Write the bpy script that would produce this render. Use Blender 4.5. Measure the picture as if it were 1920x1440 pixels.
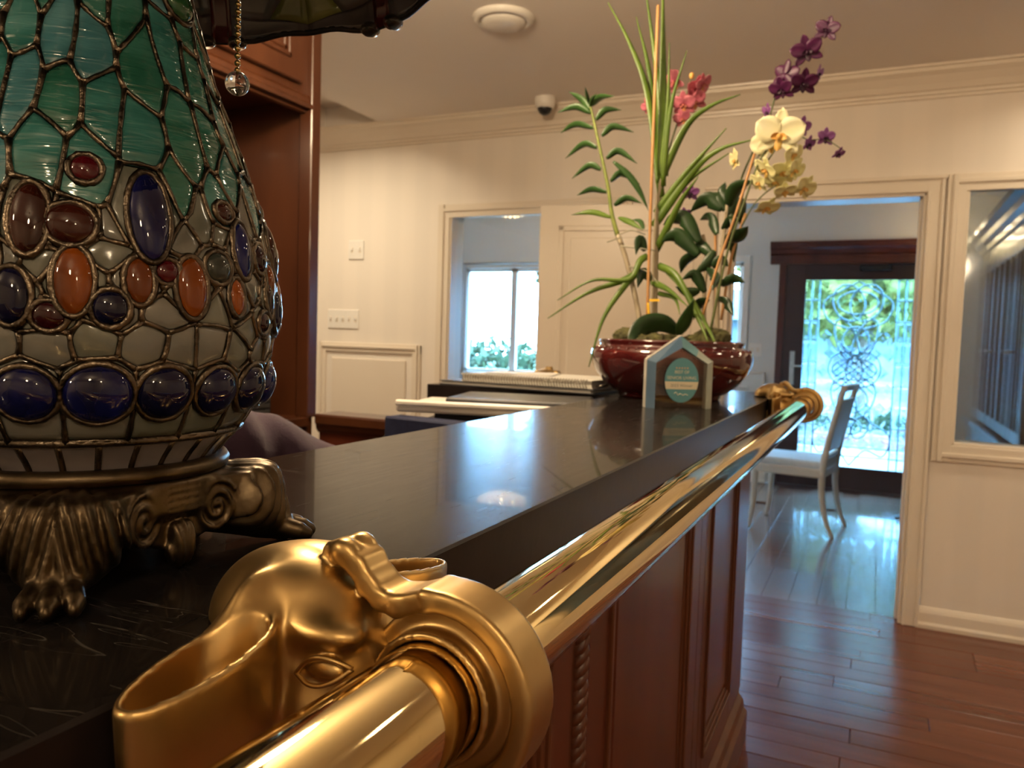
import bpy, bmesh, math, random
import numpy as np
from mathutils import Vector, Matrix

for o in list(bpy.data.objects):
    bpy.data.objects.remove(o, do_unlink=True)
SC = bpy.context.scene
COL = SC.collection
R = math.radians
RNG = random.Random(7)

# ------------------------------------------------------------------ camera
CAM = Vector((0.0, 0.0, 1.25))
FPX = 1467.0
YAW, PITCH, ROLL = R(24.9), R(-3.46), R(1.78)
_f = Vector((-math.sin(YAW)*math.cos(PITCH), math.cos(YAW)*math.cos(PITCH), math.sin(PITCH)))
_r0 = Vector((math.cos(YAW), math.sin(YAW), 0.0))
_u0 = _r0.cross(_f)
_r = _r0*math.cos(ROLL) + _u0*math.sin(ROLL)
_u = -_r0*math.sin(ROLL) + _u0*math.cos(ROLL)
cd = bpy.data.cameras.new('camera')
cd.sensor_width = 36.0
cd.lens = FPX/1920*36.0
cd.clip_start = 0.02
cd.clip_end = 200
cd.dof.use_dof = True
cd.dof.focus_distance = 0.50
cd.dof.aperture_fstop = 15.0
cam = bpy.data.objects.new('camera', cd)
COL.objects.link(cam)
M = Matrix.Identity(4)
for i in range(3):
    M[i][0], M[i][1], M[i][2], M[i][3] = _r[i], _u[i], -_f[i], CAM[i]
cam.matrix_world = M
SC.camera = cam

def ray(x, y):
    return _f + _r*((x-960)/FPX) - _u*((y-720)/FPX)
def at(x, y, Y):
    """the point of the photograph's pixel at distance Y down the room"""
    d = ray(x, y)
    return CAM + d*(Y/d.y)

# ------------------------------------------------------------------ world, exposure, large lights
W = bpy.data.worlds.new('world')
SC.world = W
W.use_nodes = True
wn = W.node_tree.nodes
bg = wn['Background']
bg.inputs['Color'].default_value = (0.27, 0.61, 1.0, 1)
bg.inputs['Strength'].default_value = 30.0
vs = SC.view_settings
vs.view_transform = 'Standard'
vs.look = 'None'
vs.gamma = 1.0
vs.use_curve_mapping = False
vs.exposure = 0.45

sun_d = bpy.data.lights.new('sun', 'SUN')
sun_d.energy = 10.0
sun_d.color = (0.86, 0.93, 1.0)
sun_d.angle = R(0.6)
sun = bpy.data.objects.new('sun', sun_d)
COL.objects.link(sun)
sun.rotation_euler = (R(38), R(16), R(200))
sun.location = (0, 12, 10)
sun.rotation_euler = Vector((0.35, 0.55, -1.0)).to_track_quat('-Z', 'Y').to_euler()

# ------------------------------------------------------------------ materials
def _new(name):
    m = bpy.data.materials.new(name)
    m.use_nodes = True
    nt = m.node_tree
    return m, nt, nt.nodes['Principled BSDF']

def _ramp(nt, fac, c1, c2, p1=0.3, p2=0.7):
    rp = nt.nodes.new('ShaderNodeValToRGB')
    rp.color_ramp.elements[0].position = p1
    rp.color_ramp.elements[1].position = p2
    rp.color_ramp.elements[0].color = (*c1, 1)
    rp.color_ramp.elements[1].color = (*c2, 1)
    nt.links.new(fac, rp.inputs[0])
    return rp

def _coords(nt, scale, kind='Object'):
    tc = nt.nodes.new('ShaderNodeTexCoord')
    mp = nt.nodes.new('ShaderNodeMapping')
    mp.inputs['Scale'].default_value = scale
    nt.links.new(tc.outputs[kind], mp.inputs[0])
    return mp.outputs[0]

def mat(name, c, rough=0.5, metal=0.0, c2=None, nscale=(8, 8, 8), detail=4.0, bump=0.0, bscale=None, coat=0.0,
        spec=0.5, trans=0.0, ior=1.45, emit=None, estr=0.0, p=(0.35, 0.65), wave=None, sheen=0.0, rough2=None, sub=0.0):
    m, nt, b = _new(name)
    b.inputs['Base Color'].default_value = (*c, 1)
    b.inputs['Roughness'].default_value = rough
    b.inputs['Metallic'].default_value = metal
    b.inputs['Coat Weight'].default_value = coat
    b.inputs['Coat Roughness'].default_value = 0.06
    b.inputs['Specular IOR Level'].default_value = spec
    b.inputs['Transmission Weight'].default_value = trans
    b.inputs['IOR'].default_value = ior
    b.inputs['Sheen Weight'].default_value = sheen
    if sub:
        b.inputs['Subsurface Weight'].default_value = sub
        b.inputs['Subsurface Radius'].default_value = (0.01, 0.01, 0.006)
    if emit:
        b.inputs['Emission Color'].default_value = (*emit, 1)
        b.inputs['Emission Strength'].default_value = estr
    n = None
    if c2 or rough2 is not None:
        n = nt.nodes.new('ShaderNodeTexNoise')
        n.inputs['Scale'].default_value = 1.0
        n.inputs['Detail'].default_value = detail
        nt.links.new(_coords(nt, nscale), n.inputs['Vector'])
    if c2:
        rp = _ramp(nt, n.outputs['Fac'], c, c2, *p)
        nt.links.new(rp.outputs[0], b.inputs['Base Color'])
    if rough2 is not None:
        mr = nt.nodes.new('ShaderNodeMapRange')
        mr.inputs[3].default_value = rough
        mr.inputs[4].default_value = rough2
        nt.links.new(n.outputs['Fac'], mr.inputs[0])
        nt.links.new(mr.outputs[0], b.inputs['Roughness'])
    if bump:
        if wave:
            t = nt.nodes.new('ShaderNodeTexWave')
            t.inputs['Scale'].default_value = 1.0
            t.inputs['Distortion'].default_value = wave
            t.inputs['Detail'].default_value = 2.0
            t.bands_direction = 'Z'
        else:
            t = nt.nodes.new('ShaderNodeTexNoise')
            t.inputs['Scale'].default_value = 1.0
            t.inputs['Detail'].default_value = 3.0
        nt.links.new(_coords(nt, bscale or nscale), t.inputs['Vector'])
        bp = nt.nodes.new('ShaderNodeBump')
        bp.inputs['Strength'].default_value = bump
        bp.inputs['Distance'].default_value = 0.002
        nt.links.new(t.outputs['Fac'], bp.inputs['Height'])
        nt.links.new(bp.outputs[0], b.inputs['Normal'])
    return m

def pane_mat(name, tint=(1, 1, 1), gloss=0.08, rough=0.02, refr=0.0, bscale=(20, 20, 20), bstr=0.3):
    """clear pane: mostly see-through, a little mirror, optional wavy refraction"""
    m = bpy.data.materials.new(name)
    m.use_nodes = True
    nt = m.node_tree
    nt.nodes.clear()
    out = nt.nodes.new('ShaderNodeOutputMaterial')
    tr = nt.nodes.new('ShaderNodeBsdfTransparent')
    tr.inputs[0].default_value = (*tint, 1)
    gl = nt.nodes.new('ShaderNodeBsdfGlossy')
    gl.inputs['Roughness'].default_value = rough
    base = tr.outputs[0]
    if refr > 0:
        rf = nt.nodes.new('ShaderNodeBsdfRefraction')
        rf.inputs['IOR'].default_value = 1.18
        rf.inputs['Color'].default_value = (*tint, 1)
        rf.inputs['Roughness'].default_value = 0.03
        nz = nt.nodes.new('ShaderNodeTexVoronoi')
        nz.inputs['Scale'].default_value = 1.0
        nt.links.new(_coords(nt, bscale), nz.inputs['Vector'])
        bp = nt.nodes.new('ShaderNodeBump')
        bp.inputs['Strength'].default_value = bstr
        bp.inputs['Distance'].default_value = 0.01
        nt.links.new(nz.outputs[0], bp.inputs['Height'])
        nt.links.new(bp.outputs[0], rf.inputs['Normal'])
        mx0 = nt.nodes.new('ShaderNodeMixShader')
        mx0.inputs[0].default_value = refr
        nt.links.new(tr.outputs[0], mx0.inputs[1])
        nt.links.new(rf.outputs[0], mx0.inputs[2])
        base = mx0.outputs[0]
    mx = nt.nodes.new('ShaderNodeMixShader')
    mx.inputs[0].default_value = gloss
    nt.links.new(base, mx.inputs[1])
    nt.links.new(gl.outputs[0], mx.inputs[2])
    nt.links.new(mx.outputs[0], out.inputs[0])
    return m

def emit_mat(name, c, s):
    m = bpy.data.materials.new(name)
    m.use_nodes = True
    nt = m.node_tree
    nt.nodes.clear()
    out = nt.nodes.new('ShaderNodeOutputMaterial')
    e = nt.nodes.new('ShaderNodeEmission')
    e.inputs[0].default_value = (*c, 1)
    e.inputs[1].default_value = s
    nt.links.new(e.outputs[0], out.inputs[0])
    return m

def wood(name, c1, c2, rough=0.28, grain=(3, 3, 60), coat=0.25, bump=0.02, p=(0.3, 0.75)):
    return mat(name, c1, rough, 0, c2, grain, 5.0, bump, grain, coat, p=p)

MW = {}
def M_(k):
    return MW[k]

def paper_wall():
    m, nt, b = _new('striped_wallpaper')
    tc = nt.nodes.new('ShaderNodeTexCoord')
    wv = nt.nodes.new('ShaderNodeTexWave')
    wv.wave_type = 'BANDS'
    wv.bands_direction = 'X'
    wv.inputs['Scale'].default_value = 1.55
    wv.inputs['Distortion'].default_value = 0.0
    nt.links.new(tc.outputs['Object'], wv.inputs['Vector'])
    rp = _ramp(nt, wv.outputs['Fac'], (0.755, 0.685, 0.60), (0.78, 0.705, 0.615), 0.3, 0.7)
    nt.links.new(rp.outputs[0], b.inputs['Base Color'])
    b.inputs['Roughness'].default_value = 0.55
    return m

MW['paper'] = paper_wall()
MW['cream'] = mat('cream_paint', (0.72, 0.64, 0.54), 0.4, c2=(0.70, 0.62, 0.52), nscale=(1.5, 1.5, 1.5))
MW['trim'] = mat('trim_paint', (0.74, 0.66, 0.55), 0.32, c2=(0.71, 0.62, 0.51), nscale=(2, 2, 2))
MW['ceil'] = mat('ceiling_paint', (0.80, 0.735, 0.67), 0.6, c2=(0.77, 0.71, 0.65), nscale=(0.8, 0.8, 0.8))
MW['white'] = mat('white_plastic', (0.78, 0.74, 0.68), 0.35, c2=(0.74, 0.70, 0.64), nscale=(9, 9, 9))
MW['farwall'] = mat('far_wall_paint', (0.66, 0.65, 0.62), 0.55, c2=(0.62, 0.61, 0.58), nscale=(1, 1, 1))
MW['dark'] = mat('dark_plastic', (0.012, 0.013, 0.015), 0.25, c2=(0.02, 0.02, 0.022), nscale=(9, 9, 9))
MW['hole'] = mat('slot_dark', (0.03, 0.027, 0.024), 0.6, c2=(0.02, 0.02, 0.02), nscale=(9, 9, 9))
MW['mahog'] = wood('mahogany', (0.052, 0.010, 0.005), (0.115, 0.027, 0.012), 0.3, (6, 6, 1.2), 0.1, 0.03)
MW['mahog2'] = wood('mahogany_carved', (0.062, 0.016, 0.006), (0.130, 0.040, 0.015), 0.38, (9, 9, 2), 0.2, 0.05)
MW['oak'] = wood('hutch_wood', (0.042, 0.012, 0.005), (0.088, 0.029, 0.011), 0.3, (5, 5, 1.0), 0.12, 0.02)
MW['doorwood'] = wood('dark_door_wood', (0.030, 0.012, 0.010), (0.055, 0.020, 0.014), 0.35, (4, 4, 1), 0.2, 0.02)
MW['china'] = wood('china_cabinet_wood', (0.060, 0.030, 0.017), (0.13, 0.066, 0.034), 0.3, (4, 4, 1), 0.3, 0.02)
MW['floor0'] = wood('floor_boards', (0.085, 0.030, 0.016), (0.16, 0.060, 0.032), 0.26, (1.5, 14, 4), 0.3, 0.03)
MW['floorA'] = wood('floor_board_dark', (0.092, 0.021, 0.009), (0.155, 0.040, 0.018), 0.22, (1.2, 18, 4), 0.0, 0.04)
MW['floorB'] = wood('floor_board_mid', (0.104, 0.026, 0.011), (0.170, 0.046, 0.021), 0.24, (1.2, 18, 4), 0.0, 0.04)
MW['floorC'] = wood('floor_board_light', (0.116, 0.030, 0.013), (0.182, 0.053, 0.024), 0.26, (1.2, 18, 4), 0.0, 0.04)
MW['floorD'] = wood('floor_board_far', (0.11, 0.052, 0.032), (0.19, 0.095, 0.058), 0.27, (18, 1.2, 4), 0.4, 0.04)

def brass(name, rough, bump, c=(0.72, 0.45, 0.13), c2=(0.60, 0.35, 0.085), rough2=None):
    return mat(name, c, rough, 1.0, c2, (22, 22, 22), 4.0, bump, (60, 60, 60), rough2=rough2, p=(0.3, 0.75))
MW['rail'] = brass('polished_brass', 0.045, 0.0, (0.80, 0.63, 0.33), (0.76, 0.59, 0.29))
MW['brass'] = brass('cast_brass', 0.29, 0.03, (0.56, 0.385, 0.165), (0.43, 0.285, 0.115), 0.42)
MW['brass_dark'] = brass('tarnished_brass', 0.42, 0.10, (0.30, 0.20, 0.08), (0.16, 0.15, 0.075))
MW['bronze'] = mat('antique_bronze', (0.055, 0.039, 0.023), 0.38, 1.0, (0.110, 0.080, 0.048), (40, 40, 40), 5, 0.12, (180, 180, 180))
MW['lead'] = mat('lead_came', (0.055, 0.045, 0.034), 0.32, 1.0, (0.16, 0.125, 0.09), (60, 60, 60), 4, 0.5, (260, 260, 260))

def scratched_black():
    m, nt, b = _new('black_stone_top')
    b.inputs['Base Color'].default_value = (0.010, 0.0085, 0.008, 1)
    b.inputs['Specular IOR Level'].default_value = 0.05
    b.inputs['Coat Weight'].default_value = 0.24
    b.inputs['Coat Roughness'].default_value = 0.025
    v = _coords(nt, (160, 14, 1))
    n = nt.nodes.new('ShaderNodeTexNoise')
    n.inputs['Scale'].default_value = 1.0
    n.inputs['Detail'].default_value = 6
    nt.links.new(v, n.inputs['Vector'])
    mr = nt.nodes.new('ShaderNodeMapRange')
    mr.inputs[3].default_value = 0.18
    mr.inputs[4].default_value = 0.32
    nt.links.new(n.outputs['Fac'], mr.inputs[0])
    nt.links.new(mr.outputs[0], b.inputs['Roughness'])
    # fine scratches: thin ridges of a stretched noise
    v2 = _coords(nt, (7, 60, 1))
    n2 = nt.nodes.new('ShaderNodeTexNoise')
    n2.inputs['Scale'].default_value = 1.0
    n2.inputs['Detail'].default_value = 2
    n2.inputs['Distortion'].default_value = 1.2
    nt.links.new(v2, n2.inputs['Vector'])
    rp = nt.nodes.new('ShaderNodeValToRGB')
    e = rp.color_ramp.elements
    e[0].position, e[1].position = 0.600, 0.606
    e[0].color = (0, 0, 0, 1)
    e[1].color = (1, 1, 1, 1)
    k = rp.color_ramp.elements.new(0.612)
    k.color = (0, 0, 0, 1)
    nt.links.new(n2.outputs['Fac'], rp.inputs[0])
    mx = nt.nodes.new('ShaderNodeMix')
    mx.data_type = 'RGBA'
    mx.inputs[6].default_value = (0.010, 0.0085, 0.008, 1)
    mx.inputs[7].default_value = (0.075, 0.068, 0.06, 1)
    nt.links.new(rp.outputs[0], mx.inputs[0])
    nt.links.new(mx.outputs[2], b.inputs['Base Color'])
    bp = nt.nodes.new('ShaderNodeBump')
    bp.inputs['Strength'].default_value = 0.012
    bp.inputs['Distance'].default_value = 0.001
    nt.links.new(n.outputs['Fac'], bp.inputs['Height'])
    nt.links.new(bp.outputs[0], b.inputs['Normal'])
    return m
MW['black'] = scratched_black()
MW['blackedge'] = mat('black_stone_edge', (0.008, 0.006, 0.006), 0.3, 0, (0.013, 0.009, 0.0085), (30, 30, 30), 4, 0.05, (80, 80, 80), spec=0.25)

def streak_glass(name, c1, c2, c3, bump=0.9, wscale=(26, 26, 190), rough=0.09):
    m, nt, b = _new(name)
    n = nt.nodes.new('ShaderNodeTexNoise')
    n.inputs['Scale'].default_value = 1.0
    n.inputs['Detail'].default_value = 3
    n.inputs['Distortion'].default_value = 0.8
    nt.links.new(_coords(nt, (14, 14, 36)), n.inputs['Vector'])
    rp = _ramp(nt, n.outputs['Fac'], c1, c3, 0.3, 0.72)
    k = rp.color_ramp.elements.new(0.5)
    k.color = (*c2, 1)
    nt.links.new(rp.outputs[0], b.inputs['Base Color'])
    b.inputs['Roughness'].default_value = rough
    b.inputs['Specular IOR Level'].default_value = 0.7
    w = nt.nodes.new('ShaderNodeTexNoise')
    w.inputs['Scale'].default_value = 1.0
    w.inputs['Detail'].default_value = 2.0
    w.inputs['Distortion'].default_value = 0.6
    nt.links.new(_coords(nt, wscale), w.inputs['Vector'])
    bp = nt.nodes.new('ShaderNodeBump')
    bp.inputs['Strength'].default_value = bump
    bp.inputs['Distance'].default_value = 0.0016
    nt.links.new(w.outputs['Fac'], bp.inputs['Height'])
    nt.links.new(bp.outputs[0], b.inputs['Normal'])
    return m
MW['teal0'] = streak_glass('teal_glass', (0.013, 0.082, 0.075), (0.036, 0.150, 0.138), (0.080, 0.225, 0.225))
MW['teal1'] = streak_glass('green_glass', (0.011, 0.072, 0.045), (0.030, 0.130, 0.100), (0.070, 0.205, 0.185))
MW['teal2'] = streak_glass('blue_green_glass', (0.030, 0.110, 0.130), (0.055, 0.17, 0.20), (0.100, 0.24, 0.27))
MW['grey0'] = streak_glass('grey_opal_glass', (0.085, 0.085, 0.075), (0.13, 0.13, 0.115), (0.17, 0.16, 0.145), 0.10, (8, 8, 12), 0.14)
MW['grey1'] = streak_glass('olive_opal_glass', (0.075, 0.082, 0.065), (0.115, 0.12, 0.10), (0.15, 0.155, 0.125), 0.10, (8, 8, 12), 0.14)
MW['band'] = streak_glass('mauve_opal_glass', (0.09, 0.08, 0.085), (0.13, 0.115, 0.12), (0.16, 0.145, 0.15), 0.06, (6, 6, 9), 0.2)
def gem(name, c, c2, spec=0.55):
    m = mat(name, c, 0.03, 0, c2, (40, 40, 12), 2, spec=spec, coat=0.0)
    m.node_tree.nodes['Principled BSDF'].inputs['Coat Roughness'].default_value = 0.015
    return m
MW['gem_blue'] = gem('blue_cabochon', (0.003, 0.003, 0.020), (0.005, 0.007, 0.075))
MW['gem_blue_dark'] = gem('dark_blue_cabochon', (0.002, 0.002, 0.010), (0.004, 0.004, 0.030))
MW['gem_amber'] = gem('amber_cabochon', (0.05, 0.009, 0.001), (0.20, 0.045, 0.003))
MW['gem_red'] = gem('red_cabochon', (0.012, 0.001, 0.002), (0.055, 0.002, 0.005))
MW['gem_wine'] = gem('wine_cabochon', (0.012, 0.003, 0.002), (0.036, 0.007, 0.004))
MW['gem_smoke'] = gem('smoke_cabochon', (0.012, 0.014, 0.016), (0.03, 0.035, 0.03))
MW['gem_green'] = gem('green_cabochon', (0.012, 0.05, 0.02), (0.03, 0.11, 0.04))
MW['shade_grey'] = mat('shade_grey_glass', (0.055, 0.055, 0.053), 0.2, 0, (0.085, 0.083, 0.08), (20, 20, 20))
MW['shade_mauve'] = mat('shade_mauve_glass', (0.050, 0.045, 0.048), 0.2, 0, (0.075, 0.065, 0.068), (20, 20, 20))
MW['shade_olive'] = mat('shade_olive_glass', (0.10, 0.115, 0.03), 0.2, 0, (0.16, 0.17, 0.05), (20, 20, 20))
MW['shade_red'] = mat('shade_red_glass', (0.035, 0.004, 0.005), 0.15, 0, (0.06, 0.006, 0.008), (20, 20, 20))
MW['shade_lead'] = mat('shade_dark_lead', (0.012, 0.011, 0.010), 0.5, 0.6, (0.02, 0.018, 0.016), (60, 60, 60))
MW['crystal'] = mat('crystal_ball_glass', (0.9, 0.9, 0.88), 0.02, 0, trans=1.0, ior=1.5, c2=(0.8, 0.8, 0.78), nscale=(5, 5, 5))
MW['bead'] = brass('bead_brass', 0.22, 0.0, (0.50, 0.36, 0.16), (0.38, 0.27, 0.12))

MW['pot'] = mat('red_glaze', (0.045, 0.005, 0.006), 0.08, 0, (0.080, 0.011, 0.010), (12, 12, 30), 4, 0.10, (30, 30, 60), coat=0.8)
MW['moss'] = mat('moss', (0.045, 0.040, 0.016), 0.9, 0, (0.10, 0.095, 0.030), (50, 50, 50), 6, 0.8, (120, 120, 120))
MW['leaf_strap'] = mat('strap_leaf_green', (0.060, 0.115, 0.012), 0.38, 0, (0.105, 0.175, 0.020), (12, 12, 12), 3, sub=0.05)
MW['leaf_mid'] = mat('mid_leaf_green', (0.022, 0.062, 0.014), 0.38, 0, (0.042, 0.10, 0.024), (15, 15, 15), 3)
MW['leaf_dark'] = mat('dark_leaf_green', (0.010, 0.030, 0.008), 0.36, 0, (0.020, 0.052, 0.014), (15, 15, 15), 3)
MW['cane'] = mat('green_cane', (0.13, 0.17, 0.03), 0.45, 0, (0.20, 0.24, 0.05), (30, 30, 30), 3)
MW['cane_dry'] = mat('dry_cane', (0.26, 0.21, 0.14), 0.6, 0, (0.40, 0.34, 0.24), (50, 50, 15), 3, 0.3, (60, 60, 20))
MW['stake'] = mat('bamboo_stake', (0.40, 0.20, 0.075), 0.5, 0, (0.50, 0.27, 0.11), (20, 20, 4))
MW['spike'] = mat('flower_stem', (0.06, 0.085, 0.025), 0.5, 0, (0.10, 0.12, 0.035), (30, 30, 30))
MW['purple'] = mat('deep_purple_petal', (0.045, 0.004, 0.034), 0.45, 0, (0.080, 0.009, 0.060), (45, 45, 45))
MW['purple_dark'] = mat('dark_lip', (0.020, 0.003, 0.018), 0.45, 0, (0.04, 0.006, 0.03), (45, 45, 45))
MW['lilac'] = mat('lilac_petal', (0.20, 0.055, 0.24), 0.5, 0, (0.30, 0.12, 0.32), (45, 45, 45))
MW['yellow'] = mat('pale_yellow_petal', (0.80, 0.76, 0.46), 0.5, 0, (0.84, 0.81, 0.58), (20, 20, 20), sub=0.1)
MW['yellow2'] = mat('greenish_yellow_petal', (0.68, 0.65, 0.32), 0.5, 0, (0.78, 0.74, 0.44), (20, 20, 20), sub=0.1)
MW['orange_lip'] = mat('orange_lip', (0.60, 0.30, 0.07), 0.5, 0, (0.68, 0.48, 0.14), (40, 40, 40))
MW['pink'] = mat('pink_petal', (0.46, 0.10, 0.16), 0.5, 0, (0.62, 0.20, 0.25), (35, 35, 35))
MW['pink_lip'] = mat('pink_lip', (0.34, 0.05, 0.10), 0.5, 0, (0.55, 0.22, 0.08), (35, 35, 35))
MW['tag'] = mat('yellow_tag', (0.75, 0.42, 0.01), 0.5, 0, (0.80, 0.50, 0.02), (30, 30, 30))
MW['root'] = mat('aerial_root', (0.24, 0.23, 0.17), 0.7, 0, (0.34, 0.32, 0.24), (60, 60, 60))

MW['acryl'] = pane_mat('clear_acrylic', (0.80, 0.72, 0.66), 0.07, 0.03)
MW['ac_pale'] = mat('pale_acrylic_edge', (0.42, 0.40, 0.36), 0.18, 0, (0.48, 0.46, 0.41), (9, 9, 9), spec=0.6)
MW['ac_blue'] = mat('blue_acrylic_bevel', (0.060, 0.115, 0.19), 0.16, 0, (0.075, 0.14, 0.22), (9, 9, 9), spec=0.6)
MW['ac_teal'] = mat('teal_acrylic_bevel', (0.12, 0.25, 0.29), 0.16, 0, (0.14, 0.28, 0.32), (9, 9, 9), spec=0.6)
MW['ac_green'] = mat('grey_green_acrylic_bevel', (0.30, 0.34, 0.31), 0.16, 0, (0.33, 0.37, 0.33), (9, 9, 9), spec=0.6)
MW['badge'] = mat('teal_badge_print', (0.085, 0.27, 0.33), 0.35, 0, (0.10, 0.30, 0.36), (9, 9, 9))
MW['badge_cream'] = mat('cream_badge_print', (0.66, 0.60, 0.46), 0.35, 0, (0.69, 0.63, 0.49), (9, 9, 9))
MW['badge_star'] = mat('orange_star_print', (0.62, 0.36, 0.18), 0.4, 0, (0.66, 0.40, 0.2), (9, 9, 9))
MW['badge_ink'] = mat('grey_ink_print', (0.16, 0.19, 0.17), 0.4, 0, (0.18, 0.21, 0.19), (9, 9, 9))

MW['shirt'] = mat('purple_shirt', (0.022, 0.005, 0.022), 0.85, 0, (0.034, 0.009, 0.034), (14, 14, 14), 4, 0.3, (300, 300, 300), sheen=0.3)
MW['skin'] = mat('skin', (0.42, 0.24, 0.16), 0.5, 0, (0.46, 0.27, 0.18), (14, 14, 14))
MW['hair'] = mat('dark_hair', (0.02, 0.014, 0.010), 0.5, 0, (0.035, 0.024, 0.017), (60, 60, 10))
MW['pants'] = mat('dark_trousers', (0.02, 0.02, 0.028), 0.8, 0, (0.03, 0.03, 0.04), (30, 30, 30))
MW['navy'] = mat('navy_fabric', (0.011, 0.016, 0.050), 0.65, 0, (0.016, 0.022, 0.065), (60, 60, 60))
MW['paper_white'] = mat('paper_white', (0.62, 0.60, 0.55), 0.6, 0, (0.66, 0.64, 0.58), (9, 9, 60))
MW['printer'] = mat('printer_grey', (0.30, 0.28, 0.25), 0.4, 0, (0.34, 0.32, 0.28), (9, 9, 9))
MW['cover'] = mat('dark_folder', (0.03, 0.03, 0.035), 0.4, 0, (0.045, 0.045, 0.05), (9, 9, 9))
MW['metal'] = mat('brushed_metal', (0.30, 0.27, 0.22), 0.35, 1.0, (0.38, 0.34, 0.28), (30, 30, 30))
MW['chairpaint'] = mat('cream_chair_paint', (0.50, 0.44, 0.36), 0.4, 0, (0.54, 0.48, 0.39), (9, 9, 9))
MW['cushion'] = mat('pale_blue_cushion', (0.50, 0.54, 0.56), 0.8, 0, (0.55, 0.58, 0.60), (30, 30, 30))
MW['glass'] = pane_mat('window_glass', (0.97, 0.99, 1.0), 0.06)
def dimple():
    m = pane_mat('patterned_glass', (0.80, 0.84, 0.86), 0.05, 0.06, 0.35, (320, 320, 320), 0.025)
    return m
MW['dimple'] = dimple()
MW['doorglass'] = pane_mat('bevelled_door_glass', (0.78, 0.93, 1.0), 0.05, 0.02, 0.55, (14, 14, 14), 0.22)
MW['bevelglass'] = pane_mat('bevel_piece_glass', (0.80, 0.95, 1.0), 0.10, 0.02, 0.8, (7, 7, 7), 0.5)
MW['came'] = mat('zinc_came', (0.10, 0.19, 0.24), 0.3, 0.4, (0.16, 0.28, 0.34), (30, 30, 30))
MW['blind'] = mat('window_curtain', (0.55, 0.60, 0.66), 0.7, 0, (0.60, 0.65, 0.70), (20, 20, 2))
MW['chrome'] = mat('satin_nickel', (0.42, 0.40, 0.36), 0.3, 1.0, (0.5, 0.47, 0.42), (20, 20, 20))
MW['crystal_drop'] = mat('crystal_drop', (0.8, 0.72, 0.55), 0.08, 0, (0.9, 0.82, 0.66), (60, 60, 60), spec=1.0, emit=(1.0, 0.78, 0.42), estr=0.9)  # drops emit a warm glow themselves, standing in for bulb light
MW['bulb'] = emit_mat('warm_bulb', (1.0, 0.70, 0.34), 30.0)
MW['lens'] = emit_mat('downlight_lens', (1.0, 0.74, 0.44), 16.0)
MW['grass'] = mat('lawn', (0.02, 0.045, 0.012), 0.9, 0, (0.04, 0.07, 0.02), (6, 6, 6))
MW['hedge'] = mat('hedge_leaf', (0.012, 0.035, 0.012), 0.7, 0, (0.04, 0.075, 0.03), (8, 8, 8), 6)
MW['treeleaf'] = mat('tree_leaf', (0.07, 0.085, 0.012), 0.7, 0, (0.20, 0.18, 0.03), (4, 4, 4), 6)
MW['trunk'] = mat('tree_bark', (0.10, 0.075, 0.05), 0.9, 0, (0.17, 0.13, 0.09), (20, 20, 5), 5, 0.5)
MW['pave'] = mat('paving', (0.13, 0.13, 0.135), 0.8, 0, (0.20, 0.20, 0.20), (3, 3, 3))
MW['redpave'] = mat('brick_edging', (0.20, 0.09, 0.08), 0.8, 0, (0.28, 0.13, 0.11), (8, 8, 8))
MW['stucco'] = mat('pale_stucco', (0.10, 0.13, 0.16), 0.8, 0, (0.14, 0.17, 0.20), (3, 3, 3))
MW['roof'] = mat('grey_roof', (0.03, 0.05, 0.08), 0.8, 0, (0.05, 0.07, 0.10), (6, 6, 6))

# ------------------------------------------------------------------ mesh helpers
def link(name, me, m=None, parent=None, smooth=False):
    if m is not None:
        me.materials.append(M_(m) if isinstance(m, str) else m)
    if smooth:
        me.polygons.foreach_set('use_smooth', [True]*len(me.polygons))
    o = bpy.data.objects.new(name, me)
    COL.objects.link(o)
    if parent:
        o.parent = parent
    return o

def pyd(name, v, f, m=None, parent=None, smooth=False):
    me = bpy.data.meshes.new(name)
    me.from_pydata([tuple(p) for p in v], [], f)
    me.update()
    return link(name, me, m, parent, smooth)

def from_bm(name, bm, m=None, parent=None, smooth=False):
    me = bpy.data.meshes.new(name)
    bmesh.ops.recalc_face_normals(bm, faces=bm.faces)
    bm.to_mesh(me)
    bm.free()
    return link(name, me, m, parent, smooth)

def bm_box(bm, a, b, bev=0.0, seg=1, mtx=None):
    a, b = Vector(a), Vector(b)
    c, s = (a+b)/2, (b-a)
    t = bmesh.new()
    bmesh.ops.create_cube(t, size=1.0)
    for v in t.verts:
        v.co = Vector((v.co.x*s.x, v.co.y*s.y, v.co.z*s.z)) + c
    if bev > 0:
        bmesh.ops.bevel(t, geom=list(t.edges), offset=min(bev, 0.45*min(abs(s.x), abs(s.y), abs(s.z))), segments=seg, profile=0.5, affect='EDGES')
    if mtx is not None:
        bmesh.ops.transform(t, matrix=mtx, verts=t.verts)
    me = bpy.data.meshes.new('tmp')
    t.to_mesh(me)
    t.free()
    bm.from_mesh(me)
    bpy.data.meshes.remove(me)

def boxes(name, lst, m, parent=None, bev=0.003, seg=1, mtx=None):
    bm = bmesh.new()
    for a, b in lst:
        bm_box(bm, a, b, bev, seg, mtx)
    return from_bm(name, bm, m, parent)

def box(name, a, b, m, parent=None, bev=0.003, seg=1, mtx=None):
    return boxes(name, [(a, b)], m, parent, bev, seg, mtx)

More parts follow.
